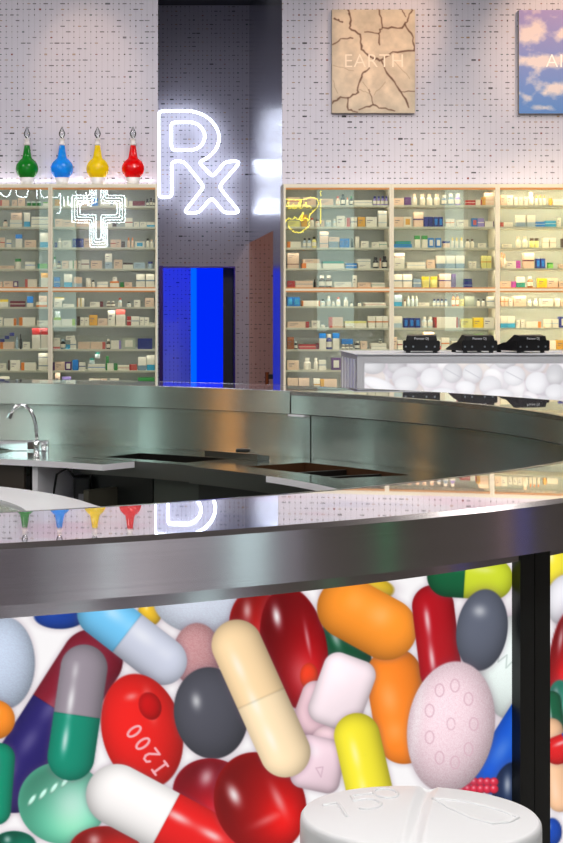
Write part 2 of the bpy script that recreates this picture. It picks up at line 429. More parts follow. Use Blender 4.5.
# ---------------- printed pictures
def to_lin(A):
    A = np.clip(A, 0, 1); return np.where(A <= .04045, A/12.92, ((A+.055)/1.055)**2.4)
def ss(d, wdt=.7): return np.clip(.5-d/(2*wdt), 0, 1)
def rgb(c): return np.array(c, float)/255
class Art:
    flat = 1.0
    """paints overlapping shapes into an array of points (X,Y in art units)"""
    def __init__(s, X, Y, bg): s.X = X; s.Y = Y; s.C = np.zeros(X.shape+(3,))+rgb(bg)
    def blend(s, a, col): s.C = s.C*(1-a[..., None])+col*a[..., None]
    def shade(s, base, t, nd, gel, hl, u, v):
        # t: 0 centre..1 rim ; nd: signed light side
        if gel:
            k = .56+.62*np.clip(.45+nd*.55, 0, 1)*(1-t**4)+.16*t**8
        else:
            k = 1+(.06-.28*t**3-.12*nd)*s.flat
        c = base*k[..., None]
        if gel: c = c+np.array([.26, .07, .04])*np.exp(-((u-.3)**2+(v-.45)**2)*5)[..., None]*(base[..., :1])
        h = np.zeros_like(t)
        for (hu, hv, su, sv, st) in hl: h = np.maximum(h, st*np.exp(-((u-hu)/su)**2-((v-hv)/sv)**2))
        return np.clip(c*(1-h[..., None])+h[..., None], 0, 1)
    def ell(s, cx, cy, a, b, rot, col, gel=False, hl=((-.3, -.4, .16, .25, .55),), speck=0, halo=.25):
        r = math.radians(rot); dx = s.X-cx; dy = s.Y-cy
        u = (dx*math.cos(r)+dy*math.sin(r))/a; v = (-dx*math.sin(r)+dy*math.cos(r))/b
        q = np.sqrt(u*u+v*v)+1e-9; d = (q-1)*min(a, b)
        if halo: s.blend(halo*np.clip(1-np.clip(d, 0, 99)/7, 0, 1)**2*(d > -1), rgb((120, 90, 110)))
        base = np.zeros(s.C.shape)+rgb(col)
        c = s.shade(base, np.clip(q, 0, 1), (u+v)*.7, gel, hl, u, v)
        if speck: c = np.clip(c+(np.random.rand(*q.shape)-.5)[..., None]*speck*np.array([.6, 1, .9]), 0, 1)
        s.blend(ss(d), c)
    def cap(s, x0, y0, x1, y1, r, cA, cB=None, split=.5, gel=False, hl=(-.4, .13, .6), gelB=None, halo=.25):
        dx, dy = x1-x0, y1-y0; Ln = math.hypot(dx, dy); ux, uy = dx/Ln, dy/Ln
        px = s.X-x0; py = s.Y-y0; tt = px*ux+py*uy; w = -px*uy+py*ux
        cl = np.clip(tt, 0, Ln); d = np.sqrt((tt-cl)**2+w*w)
        if halo: s.blend(halo*np.clip(1-np.clip(d-r, 0, 99)/7, 0, 1)**2*(d > r-1), rgb((120, 90, 110)))
        q = np.clip(d/r, 0, 1); wn = w/r
        S = (x0+dx*split-x0)*ux+(y0+dy*split-y0)*uy
        base = np.zeros(s.C.shape)+rgb(cA)
        if cB is not None:
            k = ss(S-tt, .6); base = base*(1-k[..., None])+rgb(cB)*k[..., None]
        sgn = 1 if (-uy*.6+ux*.8)*1 > 0 else -1     # light from upper left
        c = s.shade(base, q, wn*sgn*.8, gel, (), wn, wn)
        hu = hl[0]*sgn
        h = hl[2]*np.exp(-((wn-hu)/hl[1])**2)*np.clip((tt+r*.3)/(r*.6), 0, 1)*np.clip((Ln+r*.3-tt)/(r*.6), 0, 1)
        h = h*(.65+.35*np.sin(tt*.16+x0))
        c = c*(1-h[..., None])+h[..., None]
        if cB is not None:
            sm = np.exp(-((tt-S)/1.2)**2)*.09; c = c*(1-sm[..., None])
        s.blend(ss(d-r), np.clip(c, 0, 1))
    def rbox(s, cx, cy, a, b, rr, rot, col, hl=((-.3, -.4, .3, .2, .4),), halo=.25):
        r = math.radians(rot); dx = s.X-cx; dy = s.Y-cy
        u = dx*math.cos(r)+dy*math.sin(r); v = -dx*math.sin(r)+dy*math.cos(r)
        qx = np.abs(u)-(a-rr); qy = np.abs(v)-(b-rr)
        d = np.sqrt(np.maximum(qx, 0)**2+np.maximum(qy, 0)**2)+np.minimum(np.maximum(qx, qy), 0)-rr
        if halo: s.blend(halo*np.clip(1-np.clip(d, 0, 99)/7, 0, 1)**2*(d > -1), rgb((120, 90, 110)))
        t = np.clip(1+d/(min(a, b)*.6), 0, 1)
        s.blend(ss(d), s.shade(np.zeros(s.C.shape)+rgb(col), t, (u/a+v/b)*.6, False, hl, u/a, v/b))
    def line(s, pts, wdt, col, al=1.0, soft=.6):
        D = np.full(s.X.shape, 1e9)
        wds = wdt if isinstance(wdt, (list, tuple)) else [wdt]*len(pts)
        for (a, b, wa, wb) in zip(pts, pts[1:], wds, wds[1:]):
            dx, dy = b[0]-a[0], b[1]-a[1]; L2 = dx*dx+dy*dy+1e-9
            t = np.clip(((s.X-a[0])*dx+(s.Y-a[1])*dy)/L2, 0, 1)
            D = np.minimum(D, np.hypot(s.X-a[0]-t*dx, s.Y-a[1]-t*dy)-(wa+(wb-wa)*t)/2)
        s.blend(al*ss(D, soft), rgb(col))
def ink(o, C):
    a = o.data.color_attributes.new('ink', 'FLOAT_COLOR', 'POINT')
    L4 = np.ones((C.reshape(-1, 3).shape[0], 4), np.float32); L4[:, :3] = to_lin(C.reshape(-1, 3))
    a.data.foreach_set('color', L4.ravel())
def gridmesh(name, P, m, parent=None):
    """P: (ny,nx,3) points"""
    ny, nx = P.shape[:2]; me = bpy.data.meshes.new(name)
    nf = (ny-1)*(nx-1)
    me.vertices.add(ny*nx); me.vertices.foreach_set('co', P.reshape(-1).astype(np.float32))
    i = np.arange(ny*nx).reshape(ny, nx)
    q = np.stack([i[:-1, :-1], i[:-1, 1:], i[1:, 1:], i[1:, :-1]], -1).reshape(-1)
    me.loops.add(nf*4); me.loops.foreach_set('vertex_index', q.astype(np.int32))
    me.polygons.add(nf); me.polygons.foreach_set('loop_start', (np.arange(nf)*4).astype(np.int32))
    me.polygons.foreach_set('loop_total', np.full(nf, 4, np.int32))
    me.materials.append(m); me.update(calc_edges=True); me.validate()
    o = bpy.data.objects.new(name, me); return link(o, parent)

PRINT = printm('backlit_print', 1.0)
Z0P, Z1P = .16, ZB-TH-.05
def bar_panel(a0, a1, na, nzz, painter):
    """curved light box: art units are read off the panel's arc and height"""
    A = np.linspace(a0, a1, na)[None, :]+np.zeros((nzz, 1)); Z = np.linspace(Z1P, Z0P, nzz)[:, None]+np.zeros((1, na))
    X = RP*np.cos(A); Y = RP*np.sin(A)
    P = np.stack([X, Y, Z], -1)
    U = PX+F*(X+CX)/(Y+CY); V = HZ+F*(EYE-Z)/(Y+CY)
    o = gridmesh('picture_panel', P, PRINT, bar)
    art = Art(U, V, (250, 247, 248)); painter(art); ink(o, art.C)
    return o
def digit_strokes(ch):
    return {'I': [[(0, 0), (0, 1)], [(-.25, 0), (.25, 0)], [(-.25, 1), (.25, 1)]],
            '2': [[(-.3, .8), (-.15, 1), (.15, 1), (.3, .8), (.25, .55), (-.3, 0), (.32, 0)]],
            '0': [[(.3*math.cos(k*PI/8), .5+.5*math.sin(k*PI/8)) for k in range(17)]]}[ch]
def paint_main(A):
    A.ell(5, 663, 30, 46, 0, (190, 202, 222), hl=(), speck=.05)
    A.ell(60, 616, 26, 13, 0, (25, 62, 150))
    A.ell(150, 612, 12, 14, 0, (235, 190, 40))
    A.ell(208, 600, 55, 35, 0, (200, 206, 220), hl=(), speck=.05)
    A.cap(92, 660, 14, 782, 31, (128, 22, 42), (38, 30, 100), .42, hl=(-.3, .2, .2))
    A.ell(197, 655, 24, 32, 0, (190, 140, 142), hl=(), speck=.08)
    A.cap(101, 613, 163, 661, 24, (112, 192, 236), (196, 200, 216), .42, hl=(-.3, .25, .4))
    A.ell(255, 625, 26, 36, 0, (215, 25, 25), gel=True)
    A.ell(142, 731, 40, 58, -14, (226, 30, 26), gel=False, hl=((.35, -.4, .1, .22, .7), (-.05, -.62, .15, .06, .4)))
    A.ell(150, 706, 11, 14, -20, (190, 10, 14), hl=(), halo=0)
    for k, ch in enumerate('I200'):
        ox, oy = 160-8.6*k, 768-12.2*k; ang = math.radians(234)
        for st in digit_strokes(ch):
            A.line([(ox+12*p[0]*math.cos(ang)+15*(p[1]-.5)*math.sin(ang), oy+12*p[0]*math.sin(ang)-15*(p[1]-.5)*math.cos(ang)) for p in st], 2.4, (246, 176, 182))
    A.ell(211, 713, 37, 46, -8, (78, 78, 88), hl=((-.35, -.3, .12, .16, .6),))
    A.ell(62, 803, 44, 41, 10, (110, 226, 186), gel=True, hl=((.25, -.05, .5, .55, .5),))
    for k in range(6): A.ell(32+k*11, 800-k*6, 2.2, 6.5, 35, (196, 246, 226), hl=(), halo=0)
    A.cap(0, 758, -4, 810, 15, (14, 140, 108), hl=(-.3, .2, .5))
    A.ell(14, 845, 22, 14, 0, (12, 130, 100), gel=True)
    A.cap(84, 668, 71, 757, 23.5, (146, 136, 146), (16, 134, 108), .53, hl=(-.35, .13, .7))
    A.ell(105, 850, 36, 24, 0, (222, 34, 32), gel=True)
    A.ell(213, 795, 41, 36, 20, (196, 14, 36), gel=True)
    A.cap(117, 795, 220, 850, 31, (244, 240, 238), (222, 26, 26), .47, hl=(-.3, .14, .7))
    A.ell(260, 803, 45, 52, -25, (196, 8, 12), gel=True, hl=((-.45, -.35, .12, .2, .85), (.4, .1, .1, .3, .45), (.0, .35, .35, .08, .3)))
    A.ell(347, 650, 22, 40, -20, (12, 74, 44))
    A.ell(294, 648, 33, 62, -10, (172, 6, 18), gel=True, hl=((-.35, -.55, .12, .16, .9), (.1, .45, .35, .3, .25), (.45, -.1, .06, .25, .45)))
    A.ell(309, 676, 9, 13, 0, (226, 60, 30), hl=(), halo=0)
    A.ell(360, 590, 34, 14, 0, (240, 200, 50))
    A.cap(394, 676, 404, 736, 28, (243, 130, 36), hl=(-.3, .3, .2))
    A.cap(348, 608, 386, 629, 31, (246, 146, 44), hl=(-.3, .35, .2))
    A.cap(433, 606, 441, 672, 21, (172, 16, 28), hl=(-.35, .13, .7))
    A.cap(448, 576, 492, 579, 21, (20, 92, 56), (196, 208, 48), .38, hl=(-.4, .15, .3))
    A.ell(512, 668, 34, 52, 0, (226, 236, 232), hl=(), speck=.03)
    A.line([(494, 655), (500, 650), (498, 662), (507, 655), (506, 668), (514, 660)], 1.4, (190, 205, 200), .8)
    A.ell(518, 608, 5, 24, 0, (20, 150, 110))
    A.ell(482, 630, 25.5, 41, 8, (92, 97, 112), hl=((-.2, -.45, .25, .14, .5),))
    A.rbox(322, 712, 26, 28, 14, 20, (226, 190, 198))
    A.ell(330, 745, 20, 20, 0, (238, 205, 212), hl=())
    A.rbox(318, 764, 25, 27, 12, 12, (232, 204, 214))
    A.line([(316, 768), (321, 777), (323, 767), (316, 768)], 1.2, (205, 170, 185), .7)
    A.rbox(342, 692, 27, 37, 15, 20, (240, 222, 228))
    A.cap(357, 736, 374, 810, 23, (238, 224, 52), hl=(-.25, .16, .45))
    A.cap(237, 645, 285, 752, 25.5, (242, 210, 164), (246, 220, 180), .5, hl=(-.3, .16, .5))
    A.cap(534, 712, 496, 772, 23, (18, 82, 196), hl=(-.3, .3, .2))
    A.ell(514, 800, 22, 38, 0, (26, 42, 76))
    for k in range(14): A.ell(455+(k % 7)*6.5, 782+(k//7)*7, 4.5, 4.5, 0, (216, 40, 66), halo=.1, hl=((-.2, -.3, .3, .3, .5),))
    A.ell(451, 727, 43.5, 66, 8, (238, 210, 218), hl=((-.8, -.1, .12, .7, .35),), speck=.09)
    for k in range(9):
        a = 2*PI*k/9; cx, cy = 451+24*math.cos(a)*.95, 724+39*math.sin(a)
        if k % 3 != 1 or True:
            A.line([(cx+4.4*math.cos(q)*(1), cy+6.4*math.sin(q)) for q in np.linspace(0, 2*PI, 14)], 1.1, (214, 172, 186), .8)
    A.line([(451+4*math.cos(q), 724+6*math.sin(q)) for q in np.linspace(.5, 2*PI, 12)], 1.1, (214, 172, 186), .7)
    pal = [(214, 30, 34), (244, 140, 40), (240, 222, 60), (24, 90, 200), (20, 140, 108), (244, 240, 238), (240, 208, 164), (90, 92, 104)]
    rnd = random.Random(3)
    for k in range(40):      # the picture runs on below the frame
        x = rnd.uniform(-120, 520); y = rnd.uniform(895, 1060); a = rnd.uniform(0, PI)
        A.cap(x, y, x+46*math.cos(a), y+46*math.sin(a), rnd.uniform(18, 26), rnd.choice(pal), rnd.choice(pal))
    for k in range(10):
        x = rnd.uniform(-160, -45); y = rnd.uniform(600, 880); a = rnd.uniform(0, PI)
        A.cap(x, y, x+46*math.cos(a), y+46*math.sin(a), rnd.uniform(18, 26), rnd.choice(pal), rnd.choice(pal))
def paint_side(A):
    A.ell(556, 566, 16, 24, 0, (238, 222, 60))
    A.ell(566, 600, 20, 26, 10, (228, 226, 232), hl=())
    A.ell(562, 658, 13, 46, 8, (200, 20, 30), gel=True)
    A.ell(560, 704, 13, 24, 0, (60, 180, 150), gel=True)
    A.cap(552, 700, 560, 760, 9, (20, 90, 60))
    A.cap(551, 730, 560, 800, 12, (238, 190, 150), hl=(-.3, .3, .2))
    A.ell(552, 832, 10, 14, 0, (20, 70, 170))
    rnd = random.Random(5); pal = [(214, 30, 34), (244, 140, 40), (24, 90, 200), (20, 140, 108), (244, 240, 238)]
    for k in range(26):
        x = rnd.uniform(575, 660); y = rnd.uniform(560, 1000); a = rnd.uniform(0, PI)
        A.cap(x, y, x+20*math.cos(a), y+40*math.sin(a), 14, rnd.choice(pal), rnd.choice(pal))
tA, tB, tC = theta(-90, RP), theta(519.5, RP), theta(549.5, RP)
bar_panel(tA, tB, 720, 520, paint_main)
bar_panel(tC, tC+.30, 160, 300, paint_side)
for (a, b) in ((519.5, 533.6), (534.4, 549.5)):
    ring('post', [(RV+.002, Z1P+.02), (RV+.002, .12), (RP-.01, .12), (RP-.01, Z1P+.02)], BLACK, a0=theta(a, RV), a1=theta(b, RV), n=4, closed_prof=True)
ring('post', [(RV+.002, Z1P), (RV+.002, .12), (RP-.01, .12), (RP-.01, Z1P)], BLACK, a0=tA-.05, a1=tA-.001, n=4, closed_prof=True)
ring('rear_cladding', [(RP, Z1P+.02), (RP, .16)], BLACK, a0=tC+.30, a1=tA-.05+2*PI)

# ---------------- the work counter inside the bar
def sector_top(name, a0, a1, r0, r1, z, m, parent, wells=(), thick=.03, mw=None):
    """annular slab with sunken wells (aa,ab,ra,rb,depth)"""
    As = sorted({a0, a1, *np.linspace(a0, a1, 40).tolist(), *[w[0] for w in wells], *[w[1] for w in wells]})
    Rs = sorted({r0, r1, *[w[2] for w in wells], *[w[3] for w in wells]})
    B = MB()
    def P(a, r, zz): return (r*math.cos(a), r*math.sin(a), zz)
    for a, b in zip(As, As[1:]):
        for c, d in zip(Rs, Rs[1:]):
            if any(w[0]-1e-6 <= a and b <= w[1]+1e-6 and w[2]-1e-6 <= c and d <= w[3]+1e-6 for w in wells): continue
            B.add([P(a, c, z), P(a, d, z), P(b, d, z), P(b, c, z)], [(0, 1, 2, 3)])
        B.add([P(a, r0, z), P(b, r0, z), P(b, r0, z-thick), P(a, r0, z-thick)], [(0, 1, 2, 3)], 1)
    for a in (a0, a1):
        B.add([P(a, r0, z), P(a, r1, z), P(a, r1, z-thick), P(a, r0, z-thick)], [(0, 1, 2, 3)], 1)
    o = B.build(name, m, parent); return o
def well(name, w, z, m, parent):
    B = MB(); aa, ab, ra, rb, dp = w; N = 12
    def P(a, r, zz): return (r*math.cos(a), r*math.sin(a), zz)
    A = np.linspace(aa, ab, N+1)
    for a, b in zip(A, A[1:]):
        for r in (ra, rb): B.add([P(a, r, z), P(b, r, z), P(b, r, z-dp), P(a, r, z-dp)], [(0, 1, 2, 3)])
        B.add([P(a, ra, z-dp), P(b, ra, z-dp), P(b, rb, z-dp), P(a, rb, z-dp)], [(0, 1, 2, 3)])
    for a in (aa, ab): B.add([P(a, ra, z), P(a, rb, z), P(a, rb, z-dp), P(a, ra, z-dp)], [(0, 1, 2, 3)])
    return B.build(name, m, parent)
D = math.radians
WELL = mat('well_dark', (.02, .018, .016, 1), .3, .6)
WELLB = mat('well_brown', (.10, .045, .02, 1), .35, .5)
TOPS = steel('worktop_steel', (.60, .64, .60, 1), .12, 0)
# sink unit: left part, white front edge
sink = empty('sink_unit', (CX, CY, 0))
tag(sink, 'curved sink counter with white front edge and open shelf inside the bar', 'counter')
aS0, aS1 = D(49.5), D(88)
sw = (D(66.5), D(80), 2.62, 2.98, .05)
sector_top('worktop', D(57.5), aS1, 2.47, RI+.05, CZ, [TOPS, WHITE], sink, wells=[sw], thick=.028)
sector_top('front_ledge', aS0, D(57.5), 2.47, 2.695, CZ, [TOPS, WHITE], sink, thick=.028)
well('sink_basin', sw, CZ, steel('basin_steel', (.62, .68, .64, 1), .25, 0), sink)
def slab(name, a, r0, r1, z0, z1, th, m, parent):
    M = Matrix.Rotation(a, 4, 'Z'); return MB().box(r0, r1, -th/2, th/2, z0, z1, 0, M).build(name, m, parent)
def face(name, a0, a1, r, z0, z1, m, parent, n=10, th=.018):
    return ring(name, [(r, z1), (r, z0), (r+th, z0), (r+th, z1)], m, a0=a0, a1=a1, n=n, parent=parent, closed_prof=True)
slab('divider', theta(35, 2.5, True), 2.50, 3.3, .08, CZ-.028, .03, WHITE, sink)
slab('side_panel', theta(90, 2.55, True), 2.52, 3.05, .08, CZ-.13, .03, mat('olive_panel', L(70, 68, 58), .4), sink)
face('back_panel', theta(95, 3.2, True), theta(-40, 3.2, True), 3.1, .08, CZ-.14, mat('grey_board', L(150, 150, 158), .6), sink, 20)
face('door_panel', theta(24, 2.5, True), aS1, 2.50, .08, CZ-.03, mat('dark_brown_front', L(62, 54, 48), .35), sink, 14)
face('door_panel', theta(33, 2.5, True), theta(24.5, 2.5, True), 2.55, .08, CZ-.03, BLACK, sink, 3)
ring('lower_shelf', [(2.55, .48), (3.09, .48), (3.09, .465), (2.55, .465)], WHITE, a0=theta(90, 2.6, True), a1=theta(36, 2.6, True), n=10, parent=sink, closed_prof=True)
face('front_rail', theta(90, 2.6, True), theta(64, 2.6, True), 2.75, CZ-.085, CZ-.03, mat('grey_rail', L(110, 110, 112), .5), sink, 5)
# black electric device with cable below the counter
kx, ky = 10, 0
dv = empty('black_appliance', (PXX(82, 9.1), 9.1, .482))
MB().box(-.04, .04, -.06, .06, 0, .21, bev=.012).build('body', BLACKP, dv)
MB().box(-.015, .015, -.066, -.06, .09, .13).build('display', mat('grey_display', L(120, 120, 125), .3), dv)
MB().tube([(-.03, -.03, .2), (-.07, -.04, .25), (-.12, -.03, .22), (-.14, -.02, .1), (-.15, 0, .01)], .006).build('cable', BLACKP, dv, smooth=True)
tag(dv, 'small black upright appliance with a curling cable on the open shelf', 'appliance')
# faucet
fy = 9.12; fx = PXX(36.5, fy)
fa = empty('faucet', (fx, fy, CZ))
tag(fa, 'chrome gooseneck tap standing on the sink counter', 'tap')
MB().lathe([(.02, 0), (.02, .01), (.0145, .014), (.0145, .055), (.017, .06), (.017, .075), (.012, .08)], n=20).build('base', CHROME, fa, smooth=True)
pts = [(0, 0, .07), (0, 0, .15)]
for k in range(0, 13):
    a = PI*k/12*1.06; pts.append((-.055+.055*math.cos(a), 0, .15+.0+.12*math.sin(a)*1.0))
pts = [(0, 0, .06), (.0, 0, .12), (-.004, 0, .16), (-.014, 0, .195), (-.03, 0, .225), (-.052, 0, .244), (-.075, 0, .25), (-.097, 0, .243), (-.114, 0, .225), (-.124, 0, .205)]
MB().tube(pts, .009, 12).build('spout', CHROME, fa, smooth=True)
MB().tube([(-.122, 0, .209), (-.131, 0, .188)], .0125, 12).build('nozzle', CHROME, fa)
MB().tube([(.0, 0, .045), (.0, -.03, .05), (.0, -.065, .07)], .005, 8).build('lever', CHROME, fa)
# low mirrored box on the sink counter
bx = empty('steel_box', (PXX(24, 9.55), 9.55, CZ))
MB().box(-.20, .125, -.05, .05, 0, .052, bev=.003).build('body', STEELP, bx)
MB().box(.02, .06, -.056, -.05, .008, .045).build('badge', mat('dark_badge', L(70, 60, 55), .3), bx)
tag(bx, 'low polished steel box on the counter behind the tap', 'box')
# ice well unit
ice = empty('ice_well_unit', (CX, CY, 0))
tag(ice, 'curved steel bar station with long dark sunken well inside the bar', 'counter')
wA = (D(44.8), D(55), 2.80, 3.10, .12)
sector_top('worktop', D(41.5), D(57.4), 2.70, RI+.05, CZ+.001, [TOPS, STEELD], ice, wells=[wA], thick=.075)
well('ice_well', wA, CZ+.001, WELL, ice)
face('front_panel', D(48), theta(91.5, 2.74, True), 2.74, .08, CZ-.05, BLACK, ice)
face('front_panel', D(41.5), D(47.8), 2.74, .08, CZ-.05, mat('green_grey_front', L(62, 68, 62), .35), ice)
ring('splash_lip', [(3.12, CZ+.03), (3.12, CZ+.002), (3.20, CZ+.002), (3.20, CZ+.02)], STEELD, a0=D(41.8), a1=D(48), n=10, parent=ice, closed_prof=True)
st = empty('bottle_station', (CX, CY, 0))
tag(st, 'curved steel counter with brown divided well, right inside the bar', 'counter')
wB = (D(24.5), D(38), 2.86, 3.22, .10)
sector_top('worktop', D(5), D(41.4), 2.66, RI+.05, CZ+.001, [TOPS, STEELD], st, wells=[wB], thick=.075)
ring('front_edge', [(2.655, CZ), (2.655, CZ-.026), (2.66, CZ-.026), (2.66, CZ)], WHITE, a0=D(5), a1=D(29.5), n=16, parent=st, closed_prof=True)
well('bottle_well', wB, CZ+.001, WELLB, st)
for a in (28.5, 33): slab('divider', D(a), 2.86, 3.22, CZ-.095, CZ-.012, .02, WELL, st)
face('front_panel', D(5), D(41.4), 2.72, .08, CZ-.035, BLACK, st, 24)
kp = MB().lathe([(.035, 0), (.035, .012), (.03, .016)], n=20).build('drain_cap', BLACK, None, smooth=False, loc=(PXX(243, 9.05), 9.05, CZ+.03))
tag(kp, 'small flat black cap on the steel lip beside the dark well', 'cap')
# white round island in the middle
isl = empty('round_island', (CX, CY, 0))
tag(isl, 'white round island table in the middle of the bar', 'table')
ring('table_top', [(1.36, .745), (1.36, .752), (1.64, .752), (1.69, .735), (1.69, .69), (1.6, .67), (1.36, .67)], WHITE, parent=isl, closed_prof=True, n=120)
ring('inset_top', [(.01, .742), (1.355, .742)], TOPS, parent=isl, n=120)
ring('pedestal', [(1.3, .67), (1.25, 0)], WHITE, parent=isl, n=90)

# ------------------------------------------------------------------ pill stool in the foreground
SY = 3.02; SX = PXX(420, SY); SZ = EYE-(815.5-HZ)*SY/F; SR = 119.5*SY/F
stool = empty('pill_stool', (SX, SY, 0))
tag(stool, 'white round bar stool shaped like a scored tablet, before the bar', 'stool')
PILL = mat('pill_white', L(226, 226, 228), .38)
prof = [(SR*.93, SZ-.085), (SR*.985, SZ-.078), (SR, SZ-.065), (SR, SZ-.012), (SR*.995, SZ-.005), (SR*.975, SZ)]
N = 14
vs = []; seat = MB()
NR, NA = 60, 180
rr = [SR*.975*(1-(i/NR)) for i in range(NR+1)]
def dome(r): return SZ+.013*(1-(r/(SR*.975))**2)
# score groove direction (on the seat): from front-left to back-right
ga = math.radians(77); gd = Vector((math.cos(ga), math.sin(ga))); gn = Vector((-gd.y, gd.x))
def surf(x, y):
    z = dome(math.hypot(x, y)); d = abs(x*gn.x+y*gn.y)
    return z-.010*max(0, 1-d/.016)
rings = [(r, z) for r, z in prof]
for r, z in rings:
    for i in range(NA): a = 2*PI*i/NA; vs.append((r*math.cos(a), r*math.sin(a), z-(max(0, 1-abs(r*math.cos(a)*gn.x+r*math.sin(a)*gn.y)/.016)*.006 if z > SZ-.01 else 0)))
for r in rr[1:-1]:
    for i in range(NA): a = 2*PI*i/NA; x, y = r*math.cos(a), r*math.sin(a); vs.append((x, y, surf(x, y)))
K = len(prof)+len(rr)-2
fs = []
for j in range(K-1):
    for i in range(NA): i2 = (i+1) % NA; fs.append((j*NA+i, j*NA+i2, (j+1)*NA+i2, (j+1)*NA+i))
fs.append(tuple(range((K-1)*NA, K*NA))); fs.append(tuple(reversed(range(NA))))
autosmooth(mesh('seat', vs, fs, PILL, stool), 50)
def font(name, body, size, m, parent, loc, rot=(0, 0, 0), ext=.0, al='CENTER', off=0, sx=1, bev=0, sp=1.0):
    c = bpy.data.curves.new(name, 'FONT'); c.body = body; c.size = size; c.extrude = ext; c.align_x = al; c.align_y = 'CENTER'
    c.offset = off; c.bevel_depth = bev; c.space_character = sp; c.materials.append(m)
    tmp = bpy.data.objects.new('tmp', c); COL.objects.link(tmp); bpy.context.view_layer.update()
    me = bpy.data.meshes.new_from_object(tmp.evaluated_get(bpy.context.evaluated_depsgraph_get()))
    bpy.data.objects.remove(tmp); me.materials.clear(); me.materials.append(m)
    o = bpy.data.objects.new(name, me); link(o, parent); o.location = loc; o.rotation_euler = rot; o.scale = (sx, 1, 1); return o
# digits and a triangle outline pressed into the seat, as thin raised-rim lines
def seat_line(name, pts, r=.0028):
    B = MB()
    q = []
    for a, b in zip(pts, pts[1:]):
        for k in range(6): q.append((a[0]+(b[0]-a[0])*k/6, a[1]+(b[1]-a[1])*k/6))
    q.append(pts[-1]); B.tube([(x, y, surf(x, y)+.0002) for x, y in q], r, 6); return B.build(name, PILL, stool, smooth=True)
def arc(cx, cy, a, b, t0, t1, n=14): return [(cx+a*math.cos(t0+(t1-t0)*k/n), cy+b*math.sin(t0+(t1-t0)*k/n)) for k in range(n+1)]
seat_line('engraved_numeral', [(-.150, .045), (-.125, .052), (-.120, -.035)])
seat_line('engraved_numeral', [(-.062, .105), (-.098, .095), (-.098, .055)]+arc(-.082, .03, .024, .032, 2.0, -2.2))
seat_line('engraved_numeral', arc(-.040, .105, .019, .042, 0, 2*PI, 20))
seat_line('engraved_mark', [(.03, .06), (.08, .045), (.13, .0), (.150, -.03), (.13, -.06), (.1, -.075), (.07, -.05), (.045, .0), (.03, .06)])
MB().lathe([(.03, .02), (.03, SZ-.08)], n=24).build('stem', CHROME, stool, smooth=True)
MB().lathe([(.19, 0), (.19, .012), (.04, .03)], n=48).build('base', CHROME, stool)

# ------------------------------------------------------------------ DJ booth
YB = 11.4
booth = empty('booth_counter', (0, 0, 0))
tag(booth, 'silver framed booth with backlit picture of white tablets behind the bar', 'booth')
bx0, bx1 = PXX(357, YB), PXX(650, YB); zt = PZ(355, YB); YBB = 12.27
SILV = mat('silver_frame', L(206, 207, 214), .4, 0)
fr = MB()
fr.box(bx0, bx1, YB, YB+.05, zt-8.5*YB/F, zt)
fr.box(bx0, bx0+7.5*YB/F, YB, YB+.05, .05, zt-8.5*YB/F)
fr.box(bx1-.05, bx1, YB, YB+.05, .05, zt-8.5*YB/F)
fr.box(bx0, bx1, YB, YB+.05, .05, .70)
fr.build('front_frame', SILV, booth)
MB().box(bx0, bx1, YB+.05, YBB, zt-.03, zt).build('top_panel', SILV, booth)
# ribbed side panel
sd = MB(); sd.box(bx0, bx0+.015, YB+.03, YBB, .05, zt-.03)
for k in range(5):
    y = YB+.12+k*.16; sd.box(bx0-.006, bx0, y, y+.05, .08, zt-.03)
sd.build('side_panel', mat('polished_side', L(226, 226, 232), .15, 0), booth)
MB().box(bx0-.012, bx1, YB-.012, YBB, zt, zt+.006).build('worktop', SILV, booth)
nx, nz_ = 620, 220
pxa, pxb = 364.5, 645
gx = np.linspace(PXX(pxa, YB+.01), bx1-.05, nx)[None, :]+np.zeros((nz_, 1)); gz = np.linspace(zt-8.5*YB/F, .70, nz_)[:, None]+np.zeros((1, nx))
gp = gridmesh('picture_panel', np.stack([gx, np.full_like(gx, YB+.02), gz], -1), printm('booth_print', .98), booth)
bart = Art(PX+F*gx/YB, HZ+F*(EYE-gz)/YB, (246, 245, 247)); bart.flat = .22
rnd = random.Random(11)
for k in range(110):
    x, y = rnd.uniform(360, 650), rnd.uniform(355, 430); bart.ell(x, y, rnd.uniform(9, 13), rnd.uniform(8, 12), rnd.uniform(0, 90), rnd.choice([(240, 240, 242), (226, 226, 230), (236, 230, 224), (250, 250, 250)]), hl=(), halo=.06)
for (x, y, a, b, r, c) in [(372, 364, 14, 10, 10, 205), (398, 366, 10, 8, 0, 198), (419, 366, 12, 7, 5, 222), (405, 377, 13, 10, -20, 222), (380, 385, 18, 6, 20, 240), (407, 384, 12, 8, 0, 226),
                           (432, 378, 11, 10, 0, 232), (453, 373, 10, 10, 0, 216), (473, 374, 10, 10, 20, 224), (466, 388, 10, 7, 0, 240), (491, 386, 11, 10, 0, 228), (506, 361, 11, 8, 0, 206), (515, 376, 11, 10, 0, 230),
                           (534, 363, 10, 8, 0, 212), (538, 383, 12, 11, 0, 234), (556, 375, 9, 11, 0, 202), (556, 392, 10, 8, 0, 226), (500, 395, 14, 6, 0, 236), (444, 394, 14, 6, 0, 236)]:
    bart.ell(x, y, a, b, r, (c, c, c+3), hl=((-.2, .3, .7, .5, .35),), speck=.02, halo=.1)
    if c in (224, 230, 216): bart.line([(x-a*.7, y-b*.4), (x+a*.7, y+b*.4)], .8, (190, 190, 196), .8)
bart.C = np.clip((bart.C-.5)*1.0+.53, 0, 1)*np.array([1.0, .995, 1.0])
ink(gp, bart.C)

